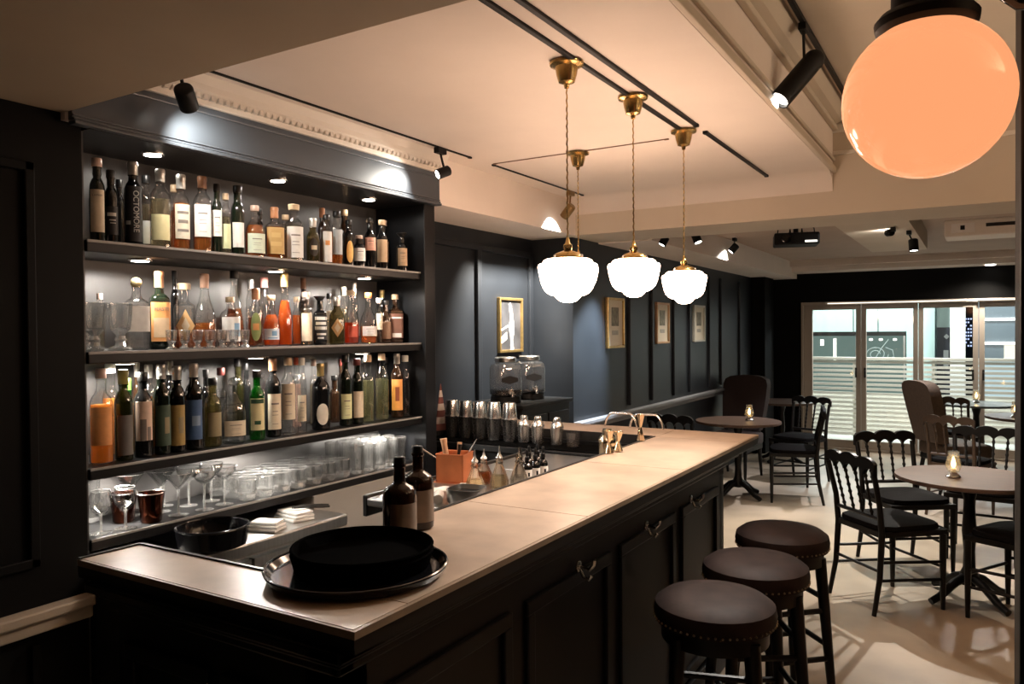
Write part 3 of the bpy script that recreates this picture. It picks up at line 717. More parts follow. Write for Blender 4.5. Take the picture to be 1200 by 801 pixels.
# ---------------------------------------------------------------- drink dispensers on the side cabinet
t = thing('side_cabinet', 'tall black cabinet behind the far bar wing, carrying the drink jars', 'cabinet', (0, 0, 0))
MB().box(-2.85, -2.42, 4.10, 4.75, .0, 1.13, .004).build('body', BARB, t, False)
MB().box(-2.86, -2.40, 4.08, 4.77, 1.13, 1.155, .005).build('top', BLACK, t, False)
for y in (4.13, 4.43): MB().box(-2.42, -2.405, y, y + .28, .08, 1.08, .004).build('door', BARB, t, False)
def dispenser(label, y, lev):
    t = thing('drink_dispenser', label, 'drink dispenser', (-2.62, y, 1.155), R(-42), 'glass drink dispensers')
    MB().lathe([(.088, 0, 3), (.095, .008, 3), (.092, .04, 3), (.088, .042, 3), (0, .042)], 24).build('stand', BLACK, t)
    MB().lathe([(.084, .043, 4), (.096, .055, 4), (.097, .215, 4), (.088, .245, 4), (.066, .258, 2.2), (.066, .27)], 32).build('jar', thin('dispenser glass', (.86, .86, .86), (.45, .45, .45), body=.05, base=.12, bodycol=(.8, .8, .8)), t)
    MB().lathe([(.080, .046, 4), (.090, .058, 4), (.091, lev, 4), (0, lev + .001)], 28).build('drink', BLACKG, t)
    MB().lathe([(.066, .262), (.072, .266), (.072, .288), (.066, .294), (0, .296)], 24, wob=(20, .02)).build('lid', STEEL, t)
    hexa = lambda u: (max(0, .5 - 2.2 * min(u, 1 - u)) if min(u, 1 - u) < .23 else 0, 1 - (max(0, .5 - 2.2 * min(u, 1 - u)) if min(u, 1 - u) < .23 else 0))
    MB().patch(.0975, .125, .178, -.52, .52, p=4, seg=16, shape=lambda u: (.28 - .56 * min(u, 1 - u), .72 + .56 * min(u, 1 - u))).build('chalk_label', pm('chalkboard label', (.012, .012, .013), .8), t)
    f = MB().lathe([(.012, .0), (.013, .01), (.010, .012), (.010, .035), (.014, .036), (.014, .048)], 12, (.095, 0, .075), M=Matrix.Rotation(PI / 2, 3, 'Y'))
    f.tube([(.135, 0, .075), (.15, 0, .07), (.152, 0, .045)], .009, 10).lathe([(.014, 0), (.018, .01), (.004, .014), (.004, .03)], 10, (.135, 0, .082))
    f.build('spigot', CHROME, t)
dispenser('glass drink dispenser with a chalk label, left of the pair, half emptied dark drink', 4.235, .085)
dispenser('glass drink dispenser with a chalk label, right of the pair, nearly empty', 4.545, .064)
t = thing('striped_flag', 'narrow pointed striped flag, brown-red and pale, standing at the shelving end', 'flag', (-2.66, 3.585, 1.02))
cm = MB()
for k in range(7):
    z0, z1 = .03 + k * .038, .03 + (k + 1) * .038
    cm = MB().lathe([(.052 * (1 - k / 7.4), z0), (.052 * (1 - (k + 1) / 7.4), z1)], 14, sx=.5)
    cm.build('stripe', pm('flag cloth dark', (.16, .05, .04), .8) if k % 2 == 0 else pm('flag cloth pale', (.55, .48, .42), .8), t)
MB().lathe([(.055, 0), (.06, .004), (.058, .03), (0, .031)], 14, sx=.6).build('foot', BLACK, t)
# ================================================================ pictures
MATB = pm('cream picture mount', (.66, .6, .48), .7, noise=.05)
def picture(label, x, y0, y1, z0, z1, kind, fm=GOLD):
    t = thing('framed_picture', label, 'picture', (x, (y0 + y1) / 2, (z0 + z1) / 2), 0, 'framed pictures on the dark wall' if kind else None)
    w, h = (y1 - y0) / 2, (z1 - z0) / 2
    m = MB()
    for a in ((-w, w, -h, -h + .02), (-w, w, h - .02, h), (-w, -w + .02, -h + .02, h - .02), (w - .02, w, -h + .02, h - .02)):
        m.box(0, .028, a[0], a[1], a[2], a[3], .004)
    m.build('frame', fm, t, False)
    if kind:
        MB().box(.002, .012, -w + .018, w - .018, -h + .018, h - .018).build('mount', MATB, t, False)
        MB().box(.012, .014, -w * .42, w * .42, -h * .12, h * .62).build('print', pm('grey green print', (.26, .25, .19), .7, noise=.6, scale=30), t, False)
        MB().box(.012, .0135, -w * .36, w * .36, -h * .48, -h * .30).build('caption_plate', pm('pale grey print', (.42, .4, .34), .7, noise=.3, scale=60), t, False)
    else:
        MB().box(.002, .012, -w + .018, w - .018, -h + .018, h - .018).build('photograph', pm('dark photograph', (.06, .06, .065), .4, noise=.5, scale=9), t, False)
        P = PAPER
        MB().prism([(-.02, .15), (.005, .16), (.03, .09), (.045, .02), (.05, -.05), (.03, -.10), (.045, -.18), (-.0, -.18), (.0, -.09), (-.02, -.02), (.0, .06)], .012, .0135, 'x').build('pale_figure', P, t, False)
        MB().prism([(-.13, -.09), (-.05, -.05), (-.05, -.1), (-.12, -.13)], .012, .0135, 'x').build('pale_shape', P, t, False)
        MB().prism([(-.13, -.03), (-.03, .0), (-.03, -.01), (-.13, -.045)], .012, .0135, 'x').build('pale_line', P, t, False)
picture('black and white photograph in a thin gold frame above the drink jars', -2.88, 4.545, 4.867, 1.464, 1.855, 0)
picture('cream matted print in a gold frame, nearest the bar of three on the far wall', -2.54, 5.618, 5.955, 1.472, 1.88, 1)
picture('cream matted print in a gold frame, middle one of three on the far wall', -2.54, 6.711, 7.046, 1.488, 1.872, 1, pm('warm gold frame', (.60, .36, .2), .4, metal=.6, noise=.2))
picture('cream matted print in a pale frame, farthest of three on the far wall', -2.54, 7.793, 8.164, 1.487, 1.873, 1, pm('pale silver frame', (.6, .57, .5), .4, metal=.5, noise=.2))

# ================================================================ ceiling tracks and lamps
def track(label, p0, p1, w=.018, d=.012, mat=BLACK):
    a, b = Vector(p0), Vector(p1); c = (a + b) / 2; L = (b - a).length
    o = MB().rbox((0, 0, -d / 2), (L, w, d), bev=.002).build('lighting_track', mat, None, False)
    o.location = c; o.rotation_euler.z = math.atan2(b.y - a.y, b.x - a.x)
    for s in (-1, 1): MB().rbox((s * (L / 2 - .012), 0, -d / 2 - .001), (.024, w + .004, d + .002), bev=.002).build('end_cap', mat, o, False)
    return tag(o, label, 'lighting track')
track('black ceiling track over the bar, left one of the close pair, carrying the pendants', (-1.183, 1.37, 2.55), (-1.18, 3.47, 2.55))
track('black ceiling track running close beside the pendant track, on its right', (-1.10, 1.37, 2.55), (-1.095, 3.44, 2.55))
track('short black ceiling track continuing beyond the gap towards the far beam', (-1.098, 3.567, 2.55), (-1.097, 4.80, 2.55))
track('thin black ceiling track in front of the shelving valance', (-2.326, 1.37, 2.55), (-2.324, 3.422, 2.55), .012, .008)
track('thin black ceiling track beyond the shelving, above the framed photograph', (-2.32, 3.63, 2.55), (-2.326, 4.79, 2.55), .012, .008)
track('hair thin cable track crossing the ceiling between the two long tracks', (-2.31, 3.62, 2.55), (-1.29, 3.614, 2.55), .006, .005, pm('thin brown cable', (.16, .09, .05), .5))
track('black ceiling track of the long cylinder spotlight on the raised ceiling', (-.632, 1.8, 2.92), (-.632, 4.74, 2.92), .02, .02)
# globe pendants
def pendant(label, x, y, zc, first=False):
    t = thing('pendant_lamp', label, 'pendant lamp', (x, y, zc), 0, 'schoolhouse pendants over the bar')
    k = 2.55 - zc
    c = MB().lathe([(.0, k - .095), (.008, k - .092), (.011, k - .078), (.028, k - .072), (.036, k - .045), (.040, k - .02), (.058, k - .014), (.060, k - .006), (.045, k)], 24)
    c.build('canopy', BRASS, t)
    pts = []
    n = 60; z0, z1 = .125, k - .09
    for j in range(n + 1):
        a = j * 1.9; pts.append((.0012 * math.cos(a), .0012 * math.sin(a), z0 + (z1 - z0) * j / n))
    MB().tube(pts, .0030, 6).build('twisted_cord', BRASS, t)
    MB().lathe([(.051, .062), (.054, .066), (.053, .074), (.040, .086), (.022, .092), (.013, .096), (.016, .104), (.016, .114), (.009, .120), (.007, .132), (.004, .14), (0, .141)], 24).build('fitter', BRASS, t)
    for s in range(3):
        a = 2 * PI * s / 3
        MB().lathe([(.005, -.002), (.005, .008), (0, .010)], 8, (.053 * math.cos(a), .053 * math.sin(a), .070)).build('thumb_screw', CHROME, t)
    MB().lathe([(0, -.086), (.016, -.085), (.030, -.080), (.040, -.071), (.047, -.062), (.060, -.060), (.074, -.052), (.086, -.038), (.094, -.018), (.100, .008), (.104, .030), (.1045, .040), (.101, .0465), (.092, .049), (.0875, .053), (.085, .059), (.076, .064), (.05, .067)], 36, wob=(8, .010)).build('glass_shade', PENG, t)
    return t
pendant('glowing white schoolhouse pendant nearest the camera over the bar', -1.221, 2.391, 1.802)
pendant('glowing white schoolhouse pendant in the middle of the line of three over the bar', -1.176, 2.88, 1.835)
pendant('glowing white schoolhouse pendant farthest along the line of three over the bar', -1.177, 3.497, 1.825)
pendant('glowing white schoolhouse pendant half hidden behind the nearest one, over the far bar wing', -1.791, 3.629, 1.90)
t = thing('globe_lamp', 'big peach glowing globe lamp on a black fitting at the top right', 'globe lamp', (-.087, 1.692, 2.061))
MB().lathe([(.151 * math.sin(PI * k / 24), -.151 * math.cos(PI * k / 24)) for k in range(23)], 40).build('glass_globe', GLOBG, t)
MB().lathe([(.05, .128), (.080, .130), (.090, .138), (.092, .152), (.082, .164), (.062, .168), (.060, .24), (.05, .26), (.018, .27), (.016, .50)], 32).build('fitter', BLACK, t)
MB().lathe([(.016, .48), (.016, .80), (.06, .82), (.065, .859)], 24).build('stem', BLACK, t)
# spotlights
def spotlamp(name, label, mount, head, target, r, L, power, size, col=(1, .93, .82), grp='track spotlights', mat=BLACK, blend=.6):
    """mount: point on the ceiling or track; head: where the stem meets the lamp body"""
    mv, hv, tv = Vector(mount), Vector(head), Vector(target)
    t = thing(name, label, 'spotlight', mount, 0, grp)
    d = (tv - hv).normalized(); q = d.to_track_quat('Z', 'Y').to_matrix(); h = hv - mv
    MB().box(-.016, .016, -.035, .035, -.03, 0, .003).build('adapter', mat, t, False)
    MB().tube([(0, 0, -.025), (h.x * .4, h.y * .4, h.z * .55), tuple(h)], .006, 8).build('stem', mat, t)
    back = h - d * L * .35
    MB().lathe([(r * .75, 0), (r * .95, L * .06), (r, L * .12), (r, L), (r * .88, L), (r * .84, L * .93), (0, L * .92)], 24, tuple(back), M=q).build('lamp_body', mat, t)
    MB().lathe([(r * .8, L * .935), (r * .8, L * .95), (0, L * .955)], 20, tuple(back), M=q).build('lens', LAMPE, t)
    e = mv + back + d * (L * 1.02)
    l = spot_light('beam', tuple(e - mv), tuple(tv - mv), power, size, blend, col, r * .5, t)
spotlamp('track_spotlight', 'small black spotlight in front of the valance, at the left end of its track', (-2.326, 1.665, 2.545), (-2.29, 1.66, 2.425), (-2.46, 1.88, 2.24), .032, .085, W_SPOT * .22, 110, blend=.9)
spotlamp('track_spotlight', 'small spotlight shining at the right end of the valance, its lit face showing', (-2.326, 3.15, 2.545), (-2.29, 3.14, 2.42), (-2.46, 2.84, 2.27), .026, .075, W_SPOT * .18, 100, blend=.9)
spotlamp('track_spotlight', 'small brass toned spotlight near the pendant cords, aimed at the wall with the photograph', (-2.326, 4.60, 2.545), (-2.32, 4.57, 2.42), (-2.88, 4.66, 1.86), .03, .10, W_SPOT * 5.0, 95, mat=pm('bronze lamp body', (.25, .16, .07), .35, metal=.8))
spotlamp('cylinder_spotlight', 'long black cylinder spotlight hanging from the track beside the globe lamp', (-.632, 3.43, 2.90), (-.632, 3.45, 2.71), (-1.72, 2.42, 1.05), .044, .27, W_SPOT * 3.1, 96, col=(1, .95, .88), grp=None, blend=.7)
spotlamp('track_spotlight', 'small black spotlight with a lit face, left of the projector beyond the beam', (-1.98, 6.15, 2.5), (-1.97, 6.15, 2.375), (-.95, 5.8, 0), .035, .09, W_SPOT * 1.6, 80)
spotlamp('track_spotlight', 'black spotlight aimed at the left bulkhead beyond the beam', (-2.02, 7.5, 2.5), (-2.02, 7.5, 2.41), (-2.54, 7.25, 1.75), .035, .09, W_SPOT * 1.1, 125)
spotlamp('track_spotlight', 'dark small spotlight tucked under the beam behind the middle pendant', (-2.04, 5.62, 2.50), (-2.04, 5.61, 2.30), (-2.56, 5.24, 1.22), .03, .07, W_SPOT * 5.0, 50, col=(.78, .90, 1.), blend=.8)
spotlamp('track_spotlight', 'black spotlight with a lit face, between the projector and the air conditioner', (-.44, 6.4, 2.335), (-.41, 6.38, 2.24), (-.25, 6.1, 0), .033, .09, W_SPOT * 2.6, 105)
spotlamp('track_spotlight', 'dark spotlight turned to the low bulkhead, left of the one with a lit face', (-.52, 6.1, 2.335), (-.54, 6.12, 2.30), (-.75, 6.5, 2.33), .026, .06, W_SPOT * .08, 100)
spotlamp('track_spotlight', 'added black ceiling spotlight, hidden from view, over the aisle before the glazed doors', (-.75, 8.2, 2.5), (-.75, 8.2, 2.43), (-1.15, 8.1, 0), .03, .07, W_SPOT * 2.4, 75, col=(.96, .95, 1.))  # added lamp out of view, brightens the floor near the doors
# projector
t = thing('projector', 'black projector hanging under the ceiling beyond the beam', 'projector', (-1.26, 6.5, 2.5), R(15))
MB().tube([(0, 0, 0), (0, 0, -.12)], .02, 10).lathe([(.05, -.012), (.05, 0)], 16).build('ceiling_mount', BLACK, t)
m = MB().box(-.17, .17, -.13, .13, -.215, -.12, .012)
m.build('body', BLACK, t, False)
for x in (-.09, .0, .09): MB().tube([(x - .05, -.02, -.12), (x - .045, -.02, -.075), (x, -.02, -.055), (x + .045, -.02, -.075), (x + .05, -.02, -.12)], .005, 6).build('cable_loop', BLACK, t)
MB().lathe([(.035, 0), (.038, .02), (.03, .022)], 18, (-.08, -.13, -.165), M=Matrix.Rotation(PI / 2, 3, 'X')).build('lens', BLACKG, t)
MB().box(.06, .15, -.136, -.128, -.20, -.185, .002).build('status_panel', em('lit projector panel', (1, .95, .85), 2.), t, False)
t = thing('air_conditioner', 'long white slim air conditioner under the ceiling at the right', 'air conditioner', (.30, 5.85, 2.255))
MB().box(-.09, .95, -.10, .16, .05, .246, .004).build('ceiling_bracket', EDGE, t, False)
MB().box(-.49, 1.1, -.13, .17, -.052, .055, .012).build('casing', WHITEM, t, False)
MB().box(-.26, 1.05, -.135, -.13, .0, .022, .002).build('air_slot', EDGE, t, False)
MB().box(-.45, -.32, -.137, -.13, -.03, .03, .003).build('control_panel', PAPER, t, False)
MB().box(-.40, -.375, -.141, -.137, -.012, .016, .001).build('indicator', BLACK, t, False)
o = MB().lathe([(.05, 2.352), (.055, 2.356), (.055, 2.362), (0, 2.362)], 20, (.12, 10.75, 0)).build('recessed_downlight', LAMPE)
tag(o, 'small lit round light in the ceiling strip above the glazed doors', 'ceiling light')
spot_light('recessed_downlight_beam', (.12, 10.75, 2.34), (-.2, 10.1, 0), 160, 150, .8, (1, .9, .78), .05, o)

# ================================================================ bottles
BX = {'wine': [(.0, 1.02), 0], }
def bottle(row, rw, ty, x, y, h, r, rot, gl, lq, cap, lb, label, group):
    z = {'1': 1.93, '2': 1.56, '3': 1.175}[row] + .0006
    t = thing('spirit_bottle', label, 'bottle', (x, y, z), R(rot), group)
    p, sx, sy, seg = 2., 1., 1., 20
    nr = min(.0145, r * .55)
    if ty == 'wine': pr = [(.80, 0), (.97, .012), (1, .04), (1, .62), (.93, .68), (.72, .735), (.50, .77)]; bt = .62; nk = .79
    elif ty == 'whisky': pr = [(.84, 0), (.98, .012), (1, .04), (1, .56), (.95, .64), (.78, .70), (.52, .74)]; bt = .56; nk = .76
    elif ty == 'square': p = 5.; pr = [(.80, 0), (.90, .012), (.92, .03), (.92, .60), (.87, .655), (.68, .69), (.46, .71)]; bt = .60; nk = .74
    elif ty == 'flask': p = 2.6; sx = .62; pr = [(.84, 0), (.98, .02), (1, .06), (1, .50), (.93, .60), (.72, .68), (.48, .72)]; bt = .50; nk = .75
    elif ty == 'slim': pr = [(.9, 0), (1, .012), (1, .62), (.92, .70), (.72, .76), (.6, .79)]; bt = .62; nk = .80
    elif ty == 'tube': pr = [(.93, 0), (1, .01), (1, .6), (.95, .68), (.72, .735), (.52, .77)]; bt = .64; nk = .79
    elif ty == 'bell': pr = [(.86, 0), (1, .015), (1, .30), (.94, .42), (.76, .53), (.56, .62), (.43, .70)]; bt = .32; nk = .76
    elif ty == 'conical': pr = [(.92, 0), (1, .012), (.97, .06), (.74, .36), (.50, .60), (.36, .72)]; bt = .2; nk = .78
    elif ty == 'onion': pr = [(.72, 0), (.90, .03), (1, .15), (1, .32), (.92, .46), (.72, .57), (.46, .64)]; bt = .36; nk = .70
    else: p = 2.5; pr = [(.84, 0), (.98, .02), (1, .06), (1, .45), (.92, .56), (.70, .64), (.46, .70)]; bt = .46; nk = .74     # decanter
    prof = [(a * r, b * h, p if b <= bt + .08 else 2. + (p - 2) * .4) for a, b in pr]
    prof += [(nr * 1.05, (nk + .02) * h), (nr, (nk + .04) * h)]
    ct = .90 if cap in ('pinkcap', 'tan', 'blk', 'corkwide', 'glassball', 'brass', 'flare', 'orange', 'clear', 'white', 'darkred', 'orangered') else nk + .05
    prof += [(nr, (ct - .015) * h), (nr * 1.16, (ct - .012) * h), (nr * 1.16, ct * h)]
    MB().lathe(prof, seg, sx=sx, sy=sy).build('glass', BOT[gl] if gl in BOT else GLASSC, t)
    if lq != '-' and gl == 'clr':
        top = {'amberlow': .34, 'redlow': .40, 'clear': .58, 'darkamber': .5}.get(lq, .62)
        q = .90
        lp = [(a * r * q, max(b * h, .006), c) for (a, b), (_, _, c) in zip(pr, prof) if b < top]
        la = pr[len(lp) - 1]; lbn = pr[min(len(lp), len(pr) - 1)]
        u = (top - la[1]) / max(lbn[1] - la[1], 1e-3)
        rr = (la[0] + (lbn[0] - la[0]) * min(max(u, 0), 1)) * r * q
        lp += [(rr, top * h, lp[-1][2]), (0, top * h + .0005)]
        MB().lathe(lp, seg, sx=sx, sy=sy).build('spirit', LIQ[lq], t)
    # closure
    c = MB(); H = h
    if cap in ('glassball', 'brass', 'clear'):
        rb = nr * 1.35; c.lathe([(nr * .8, ct * H), (nr * .8, ct * H + .003)] + [(rb * math.sin(a), H - rb - rb * math.cos(a)) for a in [.6 + (PI - .6) * k / 8 for k in range(9)]], 16)
    elif cap == 'flare': c.lathe([(nr * .9, ct * H), (nr * 1.1, (ct + .02) * H), (nr * 1.9, .985 * H), (nr * 1.9, H), (0, H)], 18)
    elif cap == 'corkwide': c.lathe([(nr * .9, ct * H), (nr * 1.6, (ct + .005) * H), (nr * 1.7, .99 * H), (nr * 1.5, H), (0, H)], 18)
    elif ct == .90: c.lathe([(nr * 1.18, ct * H - .001), (nr * 1.22, ct * H), (nr * 1.22, .99 * H), (nr * 1.1, H), (0, H)], 16)
    else: c.lathe([(nr * 1.12, ct * H), (nr * 1.14, (ct + .01) * H), (nr * 1.14, .93 * H), (nr * 1.22, .935 * H), (nr * 1.22, .985 * H), (nr * 1.05, H), (0, H)], 16)
    c.build('cap', capm(cap), t)
    # label
    if lb == '-': return t
    q = lb.split(); cn = q[0]; z0, z1 = float(q[1]) * h, min(float(q[2]), bt + .04 if q[0] != 'black' else .7) * h; ex = q[3] if len(q) > 3 else ''
    if ty == 'square' and z1 > bt * h: z1 = bt * h
    br = r * (.92 if ty == 'square' else 1.) + .0006
    if ty in ('onion', 'bell', 'conical', 'decanter'):
        z0 = max(z0, .05 * h)
        z1 = min(z1, (.30 if ty == 'bell' else .34 if ty == 'onion' else .45) * h)
        if ty == 'onion': z0 = max(z0, .13 * h)
    w = .95
    kw = dict(sx=sx, sy=sy, p=p)
    if cn.startswith('diamond'):
        l = MB().patch(br, z0, z1, -.75, .75, seg=14, shape=lambda u: (.5 - min(u, 1 - u), .5 + min(u, 1 - u)), **kw)
        l.build('label', lab(cn), t); 
        MB().patch(br + .001, z0 + (z1 - z0) * .25, z1 - (z1 - z0) * .25, -.36, .36, seg=8, shape=lambda u: (.5 - min(u, 1 - u), .5 + min(u, 1 - u)), **kw).build('label_print', lab('cream'), t)
        return t
    if cn in ('oval', 'orangeoval', 'roundwhite', 'ovalgreen'):
        sh = lambda u: (.5 - math.sqrt(max(.0001, .25 - (u - .5) ** 2)), .5 + math.sqrt(max(.0001, .25 - (u - .5) ** 2)))
        l = MB().patch(br, z0, z1, -.7, .7, seg=16, shape=sh, **kw).build('label', lab(cn), t)
        if cn in ('oval', 'ovalgreen'): MB().patch(br + .001, z0 + (z1 - z0) * .38, z0 + (z1 - z0) * .62, -.4, .4, seg=8, **kw).build('label_print', lab('cream' if cn == 'oval' else 'orange'), l)
        return t
    if cn == 'redband': w = .6
    l = MB().patch(br, z0, z1, -w, w, **kw).build('label', lab(cn), t)
    H = z1 - z0
    dark = pm('label ink', (.20, .17, .15), .7); inkw = pm('pale label ink', (.62, .6, .55), .6)
    def strips(mat, rows, o=.0009):
        for a, b, u0, u1 in rows:
            MB().patch(br + o, z0 + H * a, z0 + H * b, u0 * w, u1 * w, seg=6, th=.0004, **kw).build('label_print', mat, l)
    if ex == 'vert':
        me = letters('lettering', 'OCTOMORE', r * .86, inkw, l, Matrix(((0, 0, 1, br + .0012), (0, 1, 0, .004), (-1, 0, 0, z0 + H * .54), (0, 0, 0, 1))))
        strips(inkw, [(.30, .37, -1., -.45)])
    elif ex == 'word':
        letters('lettering', 'MASTI', r * .5, dark, l, Matrix(((0, 0, 1, br + .0012), (1, 0, 0, 0), (0, 1, 0, z0 + H * .82), (0, 0, 0, 1))))
        strips(lab('tan'), [(.1, .6, -.7, .7)])
    elif ex == 'rows': strips(inkw, [(.82, .95, -.8, .8), (.62, .74, -.7, .7), (.42, .55, -.8, .8), (.2, .28, -.6, .7), (.05, .12, -.5, .4)])
    elif ex == 'script': strips(inkw, [(.66, .78, -.7, .6), (.5, .54, -.4, .5), (.4, .43, -.3, .5)])
    elif ex == 'outline': strips(lab('amber') if False else pm('raised gold', (.6, .42, .18), .4), [(.0, .04, -1, 1), (.96, 1, -1, 1), (.62, .8, -.5, .5), (.3, .46, -.6, .6)])
    elif ex == 'spot': strips(lab('orange'), [(.55, .7, -.5, .4)])
    elif ex == 'bluemark': strips(pm('blue ink', (.2, .35, .5), .6), [(.2, .75, .25, .85)])
    elif cn == 'printed': strips(dark, [(.72, .8, -.7, .7), (.45, .55, -.6, .6), (.2, .28, -.7, .7)])
    elif cn in ('whiteblue', 'bluewhite'): strips(pm('blue ink', (.2, .35, .5), .6), [(.35, .8, .0, .6), (.1, .2, -.5, .7)])
    elif cn == 'brownwhite': strips(inkw, [(.03, .2, -.6, .6), (.8, .86, -.8, .8)])
    elif cn == 'scene': strips(dark, [(.0, .55, -.45, .2), (.0, .35, .3, .7)])
    elif cn == 'orangel': strips(pm('dark red ink', (.3, .08, .04), .6), [(.3, .75, -.3, .35)])
    elif cn == 'blue': strips(pm('pale blue ink', (.2, .28, .4), .6), [(.35, .6, -.2, .7)])
    elif cn == 'ochre' or cn == 'darkgreenl': strips(lab('olivel'), [(.3, .7, .1, .7)])
    elif cn == 'yellow' and ex == 'word2': strips(pm('dark green ink', (.02, .07, .03), .6), [(.84, .97, -.9, .9), (.18, .3, -.4, .4)])
    elif cn in ('cream', 'mint', 'limegreen', 'tan', 'salmon', 'white', 'lime') and (int(h * 10000) % 3): strips(dark, [(.70, .745, -.5, .5), (.50, .52, -.35, .35), (.40, .415, -.4, .4), (.15, .165, -.4, .4)])
    if cn == 'cream' and row == '1':
        letters('lettering', 'LAPHR', r * .42, dark, l, Matrix(((0, 0, 1, br + .0012), (1, 0, 0, 0), (0, 1, 0, z0 + H * .86), (0, 0, 0, 1))))
    return t
